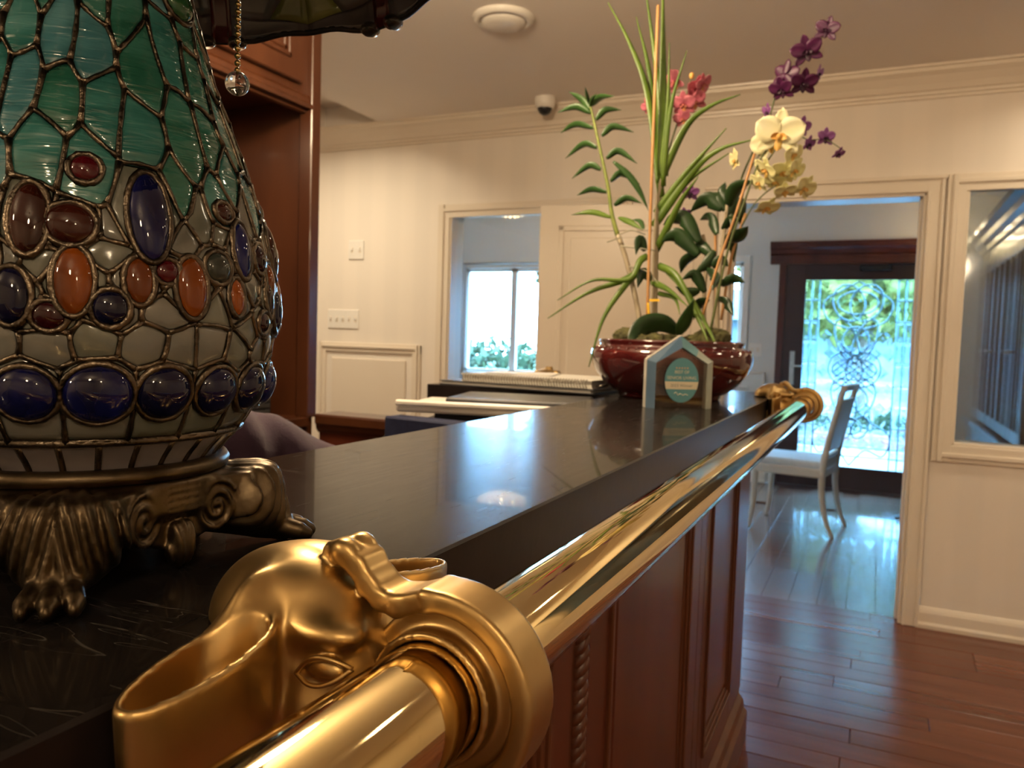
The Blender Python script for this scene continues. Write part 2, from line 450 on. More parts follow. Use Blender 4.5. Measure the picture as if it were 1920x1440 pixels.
def catmull(pts, n=6):
    pts = [Vector(p) for p in pts]
    if len(pts) < 3:
        return [pts[0].lerp(pts[-1], i/n) for i in range(n+1)]
    P = [pts[0]*2-pts[1]] + pts + [pts[-1]*2-pts[-2]]
    out = []
    for i in range(1, len(P)-2):
        for k in range(n):
            t = k/n
            p0, p1, p2, p3 = P[i-1], P[i], P[i+1], P[i+2]
            out.append(0.5*((2*p1)+(p2-p0)*t+(2*p0-5*p1+4*p2-p3)*t*t+(3*p1-p0-3*p2+p3)*t**3))
    out.append(pts[-1])
    return out

def tube_geo(pts, rad, seg=8, caps=True, closed=False):
    pts = [Vector(p) for p in pts]
    n = len(pts)
    if not hasattr(rad, '__len__'):
        rad = [rad]*n
    v, f = [], []
    T0 = (pts[1]-pts[0]).normalized()
    up = Vector((0, 0, 1)) if abs(T0.z) < 0.9 else Vector((1, 0, 0))
    nrm = (up - T0*up.dot(T0)).normalized()
    for i, p in enumerate(pts):
        if closed:
            T = (pts[(i+1) % n]-pts[i-1]).normalized()
        else:
            T = (pts[min(i+1, n-1)]-pts[max(i-1, 0)]).normalized()
        nrm = (nrm - T*nrm.dot(T)).normalized()
        bn = T.cross(nrm)
        for k in range(seg):
            a = 2*math.pi*k/seg
            v.append(p + (nrm*math.cos(a)+bn*math.sin(a))*rad[i])
    m = n if closed else n-1
    for i in range(m):
        j = (i+1) % n
        for k in range(seg):
            k2 = (k+1) % seg
            f.append((i*seg+k, i*seg+k2, j*seg+k2, j*seg+k))
    if caps and not closed:
        f.append(tuple(range(seg))[::-1])
        f.append(tuple((n-1)*seg+k for k in range(seg)))
    return v, f

def merge(geos):
    V, Fc = [], []
    for v, f in geos:
        o = len(V)
        V += list(v)
        Fc += [tuple(i+o for i in q) for q in f]
    return V, Fc

def tube(name, pts, rad, m, parent=None, seg=8, closed=False):
    v, f = tube_geo(pts, rad, seg, True, closed)
    return pyd(name, v, f, m, parent, True)

def lathe_geo(prof, seg=48, c=(0, 0, 0), sx=1.0, sy=1.0):
    v, f = [], []
    for r, z in prof:
        for k in range(seg):
            a = 2*math.pi*k/seg
            v.append((c[0]+r*math.cos(a)*sx, c[1]+r*math.sin(a)*sy, c[2]+z))
    for i in range(len(prof)-1):
        for k in range(seg):
            k2 = (k+1) % seg
            f.append((i*seg+k, i*seg+k2, (i+1)*seg+k2, (i+1)*seg+k))
    return v, f

def lathe(name, prof, m, parent=None, seg=48, c=(0, 0, 0), sx=1.0, sy=1.0):
    v, f = lathe_geo(prof, seg, c, sx, sy)
    return pyd(name, v, f, m, parent, True)

def sphere_geo(c, r, nu=16, nv=10, mtx=None):
    rx, ry, rz = r if hasattr(r, '__len__') else (r, r, r)
    v, f = [], []
    for j in range(nv+1):
        b = math.pi*j/nv
        for i in range(nu):
            a = 2*math.pi*i/nu
            p = Vector((rx*math.sin(b)*math.cos(a), ry*math.sin(b)*math.sin(a), rz*math.cos(b)))
            if mtx is not None:
                p = mtx @ p
            v.append(p+Vector(c))
    for j in range(nv):
        for i in range(nu):
            i2 = (i+1) % nu
            f.append((j*nu+i, (j+1)*nu+i, (j+1)*nu+i2, j*nu+i2))
    return v, f

def prism(name, poly, z0, z1, m, parent=None, mtx=None, bev=0.0):
    """poly of (x,y) extruded in z"""
    bm = bmesh.new()
    a = [bm.verts.new((x, y, z0)) for x, y in poly]
    b = [bm.verts.new((x, y, z1)) for x, y in poly]
    n = len(poly)
    bm.faces.new(a[::-1])
    bm.faces.new(b)
    for i in range(n):
        bm.faces.new((a[i], a[(i+1) % n], b[(i+1) % n], b[i]))
    if bev:
        bmesh.ops.bevel(bm, geom=list(bm.edges), offset=bev, segments=1, affect='EDGES')
    if mtx is not None:
        bmesh.ops.transform(bm, matrix=mtx, verts=bm.verts)
    return from_bm(name, bm, m, parent)

def sweep(name, prof, path_a, path_b, m, parent=None, up=(0, 0, 1), out=(0, -1, 0)):
    """a moulding: profile of (out, up) points run straight from a to b"""
    a, b, up, out = Vector(path_a), Vector(path_b), Vector(up), Vector(out)
    v = [a+out*p+up*q for p, q in prof]+[b+out*p+up*q for p, q in prof]
    n = len(prof)
    f = [(i, (i+1) % n, n+(i+1) % n, n+i) for i in range(n)]
    f += [tuple(range(n))[::-1], tuple(range(n, 2*n))]
    bm = bmesh.new()
    vs_ = [bm.verts.new(p) for p in v]
    for q in f:
        bm.faces.new([vs_[i] for i in q])
    return from_bm(name, bm, m, parent)

def frame_geo(name, x0, x1, z0, z1, y, w, d, m, parent=None, sides='LRTB', prof=True):
    """a moulding frame on a wall that faces -Y, mitred look by a stepped section"""
    L = []
    def add(a, b):
        L.append((a, b))
    for ins, dd in ((0, d*0.55), (w*0.35, d)) if prof else ((0, d),):
        ww = w-ins*1.6 if ins else w
        if 'L' in sides: add((x0+ins*0.8, y-dd, z0), (x0+ins*0.8+ww*(1 if not ins else 0.6), y+0.001, z1))
        if 'R' in sides: add((x1-ins*0.8-ww*(1 if not ins else 0.6), y-dd, z0), (x1-ins*0.8, y+0.001, z1))
        e = 0.0007
        if 'T' in sides: add((x0+ins*0.8, y-dd+e, z1-ins*0.8-ww*(1 if not ins else 0.6)), (x1-ins*0.8, y+0.001, z1-ins*0.8-e))
        if 'B' in sides: add((x0+ins*0.8, y-dd+e, z0+ins*0.8+e), (x1-ins*0.8, y+0.001, z0+ins*0.8+ww*(1 if not ins else 0.6)))
    return boxes(name, L, m, parent, 0.002)

def tag(o, label=None, cat=None, group=None, kind=None):
    if label: o['label'] = label
    if cat: o['category'] = cat
    if group: o['group'] = group
    if kind: o['kind'] = kind
    return o

def thing(name, loc, label, cat, group=None, rz=0.0):
    o = bpy.data.objects.new(name, None)
    o.empty_display_size = 0.05
    COL.objects.link(o)
    o.location = loc
    o.rotation_euler = (0, 0, rz)
    return tag(o, label, cat, group)

def copy_tree(o, parent=None):
    c = o.copy()
    COL.objects.link(c)
    c.parent = parent
    for ch in list(o.children):
        copy_tree(ch, c)
    return c

# ---- implicit surfaces: smooth unions meshed with surface nets
def smin(a, b, k):
    h = np.clip(0.5+0.5*(b-a)/k, 0, 1)
    return b*(1-h)+a*h-k*h*(1-h)
def smax(a, b, k):
    return -smin(-a, -b, k)
def sd_ell(X, Y, Z, c, r):
    x, y, z = (X-c[0])/r[0], (Y-c[1])/r[1], (Z-c[2])/r[2]
    k0 = np.sqrt(x*x+y*y+z*z)
    k1 = np.sqrt((x/r[0])**2+(y/r[1])**2+(z/r[2])**2)+1e-9
    return k0*(k0-1)/k1
def sd_cap(X, Y, Z, a, b, ra, rb=None):
    rb = ra if rb is None else rb
    a, b = np.array(a, float), np.array(b, float)
    d = b-a
    t = np.clip(((X-a[0])*d[0]+(Y-a[1])*d[1]+(Z-a[2])*d[2])/(d@d+1e-12), 0, 1)
    return np.sqrt((X-a[0]-t*d[0])**2+(Y-a[1]-t*d[1])**2+(Z-a[2]-t*d[2])**2)-(ra+(rb-ra)*t)
def sd_box(X, Y, Z, c, h, r=0.0):
    x, y, z = np.abs(X-c[0])-h[0]+r, np.abs(Y-c[1])-h[1]+r, np.abs(Z-c[2])-h[2]+r
    return np.sqrt(np.maximum(x, 0)**2+np.maximum(y, 0)**2+np.maximum(z, 0)**2)+np.minimum(np.maximum(x, np.maximum(y, z)), 0)-r

def nets(fn, lo, hi, h):
    lo, hi = np.array(lo, float), np.array(hi, float)
    n = np.ceil((hi-lo)/h).astype(int)+1
    ax = [lo[i]+h*np.arange(n[i]) for i in range(3)]
    X, Y, Z = np.meshgrid(*[a.astype(np.float32) for a in ax], indexing='ij')
    D = fn(X, Y, Z).astype(np.float32)
    S = D < 0
    c = tuple(k-1 for k in n)
    acc = np.zeros(c+(3,), np.float32)
    cnt = np.zeros(c, np.float32)
    offs = [(i, j, k) for i in (0, 1) for j in (0, 1) for k in (0, 1)]
    def sl(A, o):
        return A[o[0]:o[0]+c[0], o[1]:o[1]+c[1], o[2]:o[2]+c[2]]
    for axis in range(3):
        for o in offs:
            if o[axis]: continue
            o2 = list(o); o2[axis] = 1
            a, b = sl(D, o), sl(D, o2)
            m = sl(S, o) != sl(S, o2)
            t = np.where(m, a/(a-b+1e-20), 0)
            for q in range(3):
                acc[..., q] += np.where(m, t if q == axis else float(o[q]), 0)
            cnt += m
    act = cnt > 0
    idx = -np.ones(c, np.int64)
    I = np.argwhere(act)
    idx[act] = np.arange(len(I))
    V = lo+h*(I+acc[act]/cnt[act][:, None])
    quads = []
    for axis in range(3):
        u, w = [(1, 2), (2, 0), (0, 1)][axis]
        rng = [slice(0, c[0]), slice(0, c[1]), slice(0, c[2])]
        A = S
        s0 = [slice(0, None)]*3; s0[axis] = slice(0, -1)
        s1 = [slice(0, None)]*3; s1[axis] = slice(1, None)
        d = A[tuple(s0)].astype(np.int8)-A[tuple(s1)].astype(np.int8)
        E = np.argwhere(d != 0)
        E = E[(E[:, u] > 0) & (E[:, w] > 0) & (E[:, u] < c[u]) & (E[:, w] < c[w])]
        sg = d[tuple(E.T)]
        def g(du, dw):
            q = E.copy(); q[:, u] += du; q[:, w] += dw
            return idx[tuple(q.T)]
        Q = np.stack([g(-1, -1), g(0, -1), g(0, 0), g(-1, 0)], 1)
        Q[sg < 0] = Q[sg < 0][:, ::-1]
        quads.append(Q)
    return V, np.concatenate(quads)

def sdf(name, fn, lo, hi, h, m, parent=None):
    V, Q = nets(fn, lo, hi, h)
    me = bpy.data.meshes.new(name)
    me.vertices.add(len(V))
    me.vertices.foreach_set('co', V.astype(np.float32).ravel())
    me.loops.add(len(Q)*4)
    me.loops.foreach_set('vertex_index', Q.astype(np.int32).ravel())
    me.polygons.add(len(Q))
    me.polygons.foreach_set('loop_start', np.arange(0, len(Q)*4, 4, dtype=np.int32))
    me.polygons.foreach_set('loop_total', np.full(len(Q), 4, np.int32))
    me.update(calc_edges=True)
    me.validate()
    return link(name, me, m, parent, True)

# ================================================================== the setting
def struct(o):
    return tag(o, kind='structure')

YA, YB = 3.934, 7.35           # wall with the doorway, far wall
CZ = 2.47
# ---- floor: slab and boards
fl = struct(box('floor', (-4.9, -3.1, -0.08), (3.1, 7.5, -0.012), 'floor0', None, 0))
def board_mesh(w, l, h=0.012):
    bm = bmesh.new()
    bm_box(bm, (0, 0, -h), (l, w, 0), 0.0016)
    me = bpy.data.meshes.new('board')
    bmesh.ops.recalc_face_normals(bm, faces=bm.faces)
    bm.to_mesh(me)
    bm.free()
    return me
PW = 0.105
bl = {}
for L_ in (0.95, 1.25, 1.55):
    for k in 'ABC':
        me = board_mesh(PW-0.0012, L_-0.0012)
        me.materials.append(M_('floor'+k))
        bl[(L_, k)] = me
nrow = int((YA+0.07-0.1)/PW)+1
for i in range(nrow):
    y0 = YA+0.075-(i+1)*PW
    x = -0.62-RNG.random()*0.9
    while x < 2.3:
        L_ = RNG.choice((0.95, 1.25, 1.55))
        o = bpy.data.objects.new('floor_board', bl[(L_, RNG.choice('ABC'))])
        COL.objects.link(o)
        o.parent = fl
        o.location = (x, y0, RNG.uniform(-0.0006, 0.0006))
        x += L_
far_b = []
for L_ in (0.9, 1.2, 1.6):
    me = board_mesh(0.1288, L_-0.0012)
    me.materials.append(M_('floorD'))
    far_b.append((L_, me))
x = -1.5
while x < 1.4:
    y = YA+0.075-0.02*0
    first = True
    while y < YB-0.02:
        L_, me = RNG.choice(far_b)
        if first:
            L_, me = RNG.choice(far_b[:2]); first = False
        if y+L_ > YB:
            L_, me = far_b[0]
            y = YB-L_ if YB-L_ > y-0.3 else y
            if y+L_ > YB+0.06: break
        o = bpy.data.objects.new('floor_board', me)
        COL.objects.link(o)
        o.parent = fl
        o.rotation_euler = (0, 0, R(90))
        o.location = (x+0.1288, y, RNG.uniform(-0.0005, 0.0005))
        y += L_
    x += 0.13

# ---- the wall with the doorway and two inner windows
T = 0.14
WL = (-2.245, -1.25, 0.86, 1.945)      # inner window on the left
DW = (-0.69, 0.165, 0.0, 1.94)         # doorway
WR = (0.318, 1.75, 0.832, 1.97)        # inner window on the right
wa = []
def seg(x0, x1, z0, z1):
    wa.append(((x0, YA, z0), (x1, YA+T, z1)))
seg(-3.95, WL[0], 0, 2.6); seg(WL[0], WL[1], 0, WL[2]); seg(WL[0], WL[1], WL[3], 2.6)
seg(WL[1], DW[0], 0, 2.6); seg(DW[0], DW[1], DW[3], 2.6)
seg(DW[1], WR[0], 0, 2.6); seg(WR[0], WR[1], 0, WR[2]); seg(WR[0], WR[1], WR[3], 2.6); seg(WR[1], 3.0, 0, 2.6)
struct(boxes('wall_back', wa, 'paper', None, 0))
struct(box('wall_left', (-4.05, -3.1, 0), (-3.95, YA+T, 2.6), 'cream', None, 0))
struct(box('wall_right', (3.0, -3.1, 0), (3.1, YB, 2.6), 'cream', None, 0))
struct(box('wall_front', (-4.05, -3.1, 0), (3.1, -3.0, 2.6), 'cream', None, 0))
# ---- ceiling with a lit tray recess by the back wall
rx0, rx1, ry0, ry1 = -3.12, -2.69, 2.3, 3.90
ce = [((-4.05, -3.1, CZ), (rx0, YA, CZ+0.13)), ((rx1, -3.1, CZ), (3.1, YA, CZ+0.13)),
      ((rx0, -3.1, CZ), (rx1, ry0, CZ+0.13)), ((rx0, ry1, CZ), (rx1, YA, CZ+0.13)),
      ((rx0-0.02, ry0-0.02, CZ+0.13), (rx1+0.02, ry1+0.03, CZ+0.16))]
ceil = struct(boxes('ceiling', ce, 'ceil', None, 0))
crown = [(0, 0), (0, -0.125), (0.012, -0.125), (0.014, -0.112), (0.022, -0.110), (0.024, -0.098), (0.034, -0.092),
         (0.044, -0.070), (0.066, -0.040), (0.084, -0.026), (0.086, -0.012), (0.096, -0.010), (0.098, 0)]
struct(sweep('trim_crown', crown, (-3.95, YA, CZ), (3.0, YA, CZ), 'trim'))
base = [(0, 0), (0.020, 0), (0.021, 0.018), (0.015, 0.03), (0.014, 0.070), (0.010, 0.084), (0.004, 0.095), (0, 0.097)]
struct(sweep('baseboard_back', base, (0.232, YA, 0), (3.0, YA, 0), 'trim'))
struct(sweep('baseboard_left', base, (-3.95, YA, 0), (-0.81, YA, 0), 'trim'))
# doorway casing
struct(boxes('trim_doorway', [((0.165, YA-0.016, 0), (0.232, YA+0.002, 2.008)), ((0.165, YA-0.022, 0), (0.178, YA, 1.94)),
                              ((0.218, YA-0.023, 0), (0.232, YA, 2.008)),
                              ((-0.80, YA-0.016, 0), (-0.69, YA+0.002, 2.008)),
                              ((-0.79, YA-0.0152, 1.9405), (0.222, YA+0.002, 2.0075)), ((-0.806, YA-0.026, 1.995), (0.240, YA, 2.013)),
                              ((0.150, YA-0.004, 0), (0.166, YA+T+0.004, 1.94)), ((-0.69, YA-0.004, 0), (-0.675, YA+T+0.004, 1.94)),
                              ((-0.69, YA-0.004, 1.926), (0.166, YA+T+0.004, 1.942)),
                              ((0.138, YA+0.055, 0), (0.151, YA+0.095, 1.926)), ((-0.675, YA+0.055, 0), (-0.662, YA+0.095, 1.926))], 'trim'))
# inner windows: frame + pane
def inner_window(name, x0, x1, z0, z1, paneMat, lab):
    w = struct(frame_geo(name, x0-0.075, x1+0.075, z0-0.075, z1+0.045, YA, 0.075, 0.02, 'trim'))
    boxes('window_frame', [((x0-0.002, YA-0.004, z0), (x0+0.012, YA+T, z1)), ((x1-0.012, YA-0.004, z0), (x1+0.002, YA+T, z1)),
                           ((x0, YA-0.004, z0-0.002), (x1, YA+T, z0+0.012)), ((x0, YA-0.004, z1-0.012), (x1, YA+T, z1+0.002))], 'trim', w)
    p = pyd('pane', [(x0+0.01, YA+0.07, z0+0.01), (x1-0.01, YA+0.07, z0+0.01), (x1-0.01, YA+0.07, z1-0.01), (x0+0.01, YA+0.07, z1-0.01)],
            [(0, 1, 2, 3)], paneMat, w)
    p['label'] = lab
    sd = p.modifiers.new('thick', 'SOLIDIFY')
    sd.thickness = 0.005
    return w
inner_window('window_1', *WL, 'glass', 'clear pane of the inner window')
inner_window('window_2', *WR, 'dimple', 'fine patterned pane of the inner window')
# wainscot panel on the back wall
wp = struct(frame_geo('trim_wainscot', -3.158, -2.419, 0.14, 1.184, YA, 0.055, 0.024, 'trim'))
box('raised_panel', (-3.06, YA-0.010, 0.24), (-2.52, YA, 1.09), 'trim', wp, 0.006)

# ---- open white panelled door leaf, hinged on the left jamb
hx, hy = -0.74, YA-0.03
leaf = struct(box('door_2', (0, -0.0175, 0.012), (0.875, 0.0175, 1.925), 'trim', None, 0.003))
leaf.location = (hx, hy, 0)
leaf.rotation_euler = (0, 0, R(180+11.4))
for z0, z1 in ((0.16, 0.80), (0.93, 1.82)):
    for s in (-1, 1):
        yy = s*0.0175
        L_ = [((0.10, yy-0.006, z0), (0.775, yy+0.006, z0+0.028)), ((0.10, yy-0.006, z1-0.028), (0.775, yy+0.006, z1)),
              ((0.10, yy-0.006, z0), (0.128, yy+0.006, z1)), ((0.747, yy-0.006, z0), (0.775, yy+0.006, z1)),
              ((0.16, yy-0.004, z0+0.06), (0.715, yy+0.004, z1-0.06))]
        boxes('panel_moulding', L_, 'trim', leaf, 0.004)
kn = lathe('door_knob', [(0.0001, 0), (0.012, 0), (0.012, 0.02), (0.026, 0.03), (0.028, 0.045), (0.018, 0.058), (0.0001, 0.06)], 'brass', leaf, 20, (0, 0, 0))
kn.rotation_euler = (R(-90), 0, 0)
kn.location = (0.82, 0.0175, 0.96)

# ---- far room shell
FW1 = (-4.0, -2.55, 0.87, 1.955)
FW2 = (-1.62, -1.134, 0.87, 1.987)
FD = (-0.765, 0.445, 0.0, 2.0)
fb = []
def segf(x0, x1, z0, z1):
    fb.append(((x0, YB, z0), (x1, YB+0.12, z1)))
segf(-4.9, FW1[0], 0, 2.6); segf(FW1[0], FW1[1], 0, FW1[2]); segf(FW1[0], FW1[1], FW1[3], 2.6); segf(FW1[1], FW2[0], 0, 2.6)
segf(FW2[0], FW2[1], 0, FW2[2]); segf(FW2[0], FW2[1], FW2[3], 2.6); segf(FW2[1], FD[0], 0, 2.6); segf(FD[0], FD[1], FD[3], 2.6); segf(FD[1], 3.1, 0, 2.6)
struct(boxes('wall_far', fb, 'farwall', None, 0))
struct(box('wall_side_far', (-4.95, YA+T, 0), (-4.9, YB+0.12, 2.6), 'farwall', None, 0))
struct(box('wall_side_near', (-4.95, YA, 0), (-3.95, YA+T, 2.6), 'farwall', None, 0))
struct(box('ceiling_far', (-4.95, YA+T, 2.5), (3.1, YB+0.12, 2.6), 'ceil', None, 0))
struct(sweep('baseboard_far', base, (-1.1, YB, 0), (-0.86, YB, 0), 'trim'))

def far_window(name, x0, x1, z0, z1, mull):
    L_ = []
    w = 0.035
    L_ += [((x0-0.06, YB-0.018, z1), (x1+0.06, YB+0.002, z1+0.06)), ((x0-0.06, YB-0.018, z0-0.05), (x1+0.06, YB+0.002, z0)),
           ((x0-0.06, YB-0.018, z0), (x0, YB+0.002, z1)), ((x1, YB-0.018, z0), (x1+0.06, YB+0.002, z1)), ((x0-0.09, YB-0.05, z0-0.02), (x1+0.09, YB, z0))]
    o = struct(boxes(name, L_, 'white', None))
    S_ = [((x0, YB+0.03, z0), (x0+w, YB+0.08, z1)), ((x1-w, YB+0.03, z0), (x1, YB+0.08, z1)),
          ((x0, YB+0.03, z0), (x1, YB+0.08, z0+w)), ((x0, YB+0.03, z1-w), (x1, YB+0.08, z1))]
    for mx_ in mull:
        S_.append(((mx_-0.034, YB+0.03, z0), (mx_+0.034, YB+0.08, z1)))
    boxes('sash', S_, 'white', o)
    xs = [x0]+list(mull)+[x1]
    for a, b in zip(xs[:-1], xs[1:]):
        p = pyd('pane', [(a, YB+0.055, z0), (b, YB+0.055, z0), (b, YB+0.055, z1), (a, YB+0.055, z1)], [(0, 1, 2, 3)], 'glass', o)
    return o
fw1 = far_window('window_3', *FW1, (-3.437,))
fw2 = far_window('window_4', *FW2, ())
# gathered curtain at the left of the far window
def curtain(x0, x1, z0, z1, y, parent):
    n = 40
    v, f = [], []
    for i in range(n+1):
        x = x0+(x1-x0)*i/n
        yy = y-0.02*math.sin(i*1.25)-0.006*math.sin(i*2.9)
        v += [(x, yy, z0), (x, yy, z1)]
    for i in range(n):
        f.append((2*i, 2*i+2, 2*i+3, 2*i+1))
    o = pyd('curtain', v, f, 'blind', parent, True)
    s = o.modifiers.new('thick', 'SOLIDIFY')
    s.thickness = 0.003
    return o
cu = thing('window_curtain', (-4.10, YB-0.06, 0.5), 'gathered pale blue curtain hanging left of the far window', 'curtain')
curtain(-0.17, 0.14, 0, 1.5, 0, cu)
tube('curtain_rod', [(-0.2, 0, 1.5), (1.8, 0, 1.5)], 0.008, 'chrome', cu, 8)

# ---- dark wooden front door with leaded glass
fd = struct(boxes('door_1', [((FD[0], YB-0.005, 0.01), (-0.602, YB+0.04, 1.985)), ((0.262, YB-0.005, 0.01), (FD[1], YB+0.04, 1.985)),
                             ((-0.602, YB-0.005, 0.01), (0.262, YB+0.04, 0.205)), ((-0.602, YB-0.005, 1.832), (0.262, YB+0.04, 1.985))], 'doorwood', None, 0.003))
pn = boxes('glass_bead', [((-0.61, YB-0.010, 0.195), (-0.594, YB+0.01, 1.84)), ((0.254, YB-0.010, 0.195), (0.27, YB+0.01, 1.84)),
                          ((-0.61, YB-0.010, 0.195), (0.27, YB+0.01, 0.211)), ((-0.61, YB-0.010, 1.826), (0.27, YB+0.01, 1.842))], 'doorwood', fd, 0.002)
gx0, gx1, gz0, gz1 = -0.602, 0.262, 0.205, 1.832
pyd('pane', [(gx0, YB+0.02, gz0), (gx1, YB+0.02, gz0), (gx1, YB+0.02, gz1), (gx0, YB+0.02, gz1)], [(0, 1, 2, 3)], 'doorglass', fd)
gy = YB+0.012
cm = []
def line(a, b, r=0.0052):
    cm.append(tube_geo([(a[0], gy, a[1]), (b[0], gy, b[1])], r, 6))
def curve(pts, r=0.0062):
    cm.append(tube_geo(catmull([(p[0], gy-0.001, p[1]) for p in pts], 5), r, 6))
cxg = (gx0+gx1)/2
bw = 0.062
rows = [gz0+(gz1-gz0)*k/9 for k in range(10)]
for x in (gx0+bw, gx0+2*bw, gx1-bw, gx1-2*bw):
    line((x, gz0), (x, gz1))
for k in (1, 2, 4, 5, 7, 8):
    line((gx0, rows[k]), (gx0+2*bw, rows[k]))
    line((gx1-2*bw, rows[k]), (gx1, rows[k]))
line((gx0, gz0+0.10), (gx1, gz0+0.10)); line((gx0, gz0+0.18), (gx1, gz0+0.18))
def oval(cx, cz, rx, rz, rot=0.0, r=0.0064):
    pts = []
    for k in range(28):
        a = 2*math.pi*k/28
        x, z = rx*math.cos(a), rz*math.sin(a)
        pts.append((cx+x*math.cos(rot)-z*math.sin(rot), gy-0.002, cz+x*math.sin(rot)+z*math.cos(rot)))
    cm.append(tube_geo(pts, r, 6, False, True))
for cz, rx, rz in ((1.63, 0.20, 0.16), (1.30, 0.13, 0.20), (1.06, 0.22, 0.15), (0.80, 0.15, 0.18), (0.56, 0.10, 0.10)):
    oval(cxg-0.07, cz, rx*0.62, rz, 0.35)
    oval(cxg+0.07, cz, rx*0.62, rz, -0.35)
    oval(cxg, cz, rx*0.8, rz*0.62)
for s in (-1, 1):
    curve([(cxg, gz0+0.02), (cxg+s*0.12, gz0+0.16), (cxg+s*0.26, gz0+0.12), (cxg+s*0.30, gz0+0.30), (cxg+s*0.12, gz0+0.42), (cxg, gz0+0.55)])
    curve([(cxg, gz1-0.02), (cxg+s*0.14, gz1-0.10), (cxg+s*0.27, gz1-0.20), (cxg+s*0.22, gz1-0.36), (cxg, gz1-0.44)])
    for k in range(4):
        line((cxg-s*0.14, 1.12+0.06*k), (cxg+s*0.16, 0.86+0.06*k), 0.006)
v, f = merge(cm)
c_ = pyd('came', v, f, 'came', fd, True)
# bevelled glass pieces in the border grid, the lattice and the ovals
def bevel_piece(name, w, h):
    me = bpy.data.meshes.new(name)
    b = min(w, h)*0.28
    v = [(-w/2, 0, -h/2), (w/2, 0, -h/2), (w/2, 0, h/2), (-w/2, 0, h/2),
         (-w/2+b, -0.006, -h/2+b), (w/2-b, -0.006, -h/2+b), (w/2-b, -0.006, h/2-b), (-w/2+b, -0.006, h/2-b)]
    me.from_pydata(v, [], [(4, 5, 6, 7), (0, 1, 5, 4), (1, 2, 6, 5), (2, 3, 7, 6), (3, 0, 4, 7)])
    me.materials.append(M_('bevelglass'))
    return me
bp_ = bevel_piece('bevel_piece', bw-0.008, 0.165)
for k in range(9):
    for x in (gx0+bw/2, gx0+1.5*bw, gx1-1.5*bw, gx1-bw/2):
        o = bpy.data.objects.new('bevel_piece', bp_)
        COL.objects.link(o); o.parent = fd
        o.location = (x, gy+0.002, (rows[k]+rows[k+1])/2)
bp2 = bevel_piece('bevel_piece', 0.085, 0.085)
for i in range(-2, 3):
    for j in range(9):
        o = bpy.data.objects.new('bevel_piece', bp2)
        COL.objects.link(o); o.parent = fd
        o.location = (cxg+i*0.115+(0.057 if j % 2 else 0)-0.02, gy+0.003, 0.42+j*0.155)
        o.rotation_euler = (0, R(45), 0)
boxes('door_handle', [((-0.70, YB-0.016, 0.90), (-0.655, YB-0.004, 1.20)), ((-0.688, YB-0.05, 1.06), (-0.672, YB-0.012, 1.075)), ((-0.688, YB-0.052, 1.06), (-0.60, YB-0.040, 1.078))], 'chrome', fd, 0.004)
boxes('door_closer', [((-0.17, YB-0.055, 1.90), (0.08, YB-0.006, 1.95)), ((0.05, YB-0.075, 1.945), (0.30, YB-0.055, 1.957))], 'dark', fd, 0.006)
corn = [(0, 0), (0.022, 0), (0.026, 0.05), (0.030, 0.055), (0.032, 0.075), (0.050, 0.085), (0.065, 0.12), (0.088, 0.14), (0.092, 0.165), (0.10, 0.168), (0.10, 0.19), (0, 0.19)]
struct(boxes('trim_front_door', [((-0.82, YB-0.022, 0), (-0.762, YB+0.004, 1.98)), ((0.442, YB-0.022, 0), (0.50, YB+0.004, 1.98)),
                                 ((-0.82, YB-0.022, 1.975), (0.50, YB+0.004, 2.0))], 'mahog'))
struct(box('trim_threshold', (FD[0]-0.05, YB-0.03, -0.012), (FD[1]+0.05, YB+0.12, 0.016), 'doorwood', None, 0.003))
struct(sweep('trim_door_cornice', corn, (-0.90, YB, 1.965), (0.58, YB, 1.965), 'mahog'))

# ================================================================== outside, beyond the far wall
struct(box('ground', (-30, YB+0.12, -0.25), (30, 45, -0.05), 'grass', None, 0))
struct(box('pavement', (-6, YB+0.12, -0.06), (6, 10.6, -0.02), 'pave', None, 0))
struct(box('path', (-2.2, 10.6, -0.06), (2.6, 40, -0.03), 'pave', None, 0))
bmh = bmesh.new()
def leafy(name, c, r, n, m, parent=None, size=0.12, seed=1):
    g = random.Random(seed)
    v, f = [], []
    for _ in range(n):
        d = Vector((g.gauss(0, 1), g.gauss(0, 1), g.gauss(0, 1))).normalized()*(0.55+0.5*g.random())
        p = Vector((d.x*r[0], d.y*r[1], d.z*r[2]))+Vector(c)
        a = Vector((g.gauss(0, 1), g.gauss(0, 1), g.gauss(0, 1))).normalized()
        b = a.cross(Vector((g.gauss(0, 1), g.gauss(0, 1), g.gauss(0, 1)))).normalized()
        s = size*(0.6+0.8*g.random())
        k = len(v)
        v += [p-a*s, p+b*s*0.45, p+a*s, p-b*s*0.45]
        f.append((k, k+1, k+2, k+3))
    return pyd(name, v, f, m, parent)
def tree(loc, h, r, m, label, seed, trunk_r=0.12, dens=2600):
    t = thing('garden_tree', loc, label, 'tree', 'trees outside the far windows')
    tube('trunk', [(0, 0, -0.1), (0.05, 0.02, h*0.4), (0, 0, h*0.75)], [trunk_r, trunk_r*0.8, trunk_r*0.4], 'trunk', t, 8)
    for k in range(3):
        a = 2.1*k+seed
        tube('branch', [(0.03, 0.02, h*0.42), (0.4*r*math.cos(a), 0.4*r*math.sin(a), h*0.7)], [trunk_r*0.5, trunk_r*0.2], 'trunk', t, 6)
    leafy('crown', (0, 0, h*0.75), (r, r, h*0.36), dens, m, t, 0.15, seed)
    return t
tree((-0.25, 12.9, 0), 3.4, 1.25, 'treeleaf', 'yellow-green garden tree seen through the leaded door glass', 3)
tree((-1.6, 19.5, 0), 4.8, 1.6, 'treeleaf', 'leafy garden tree behind the door, left of the yellow-green one', 4)
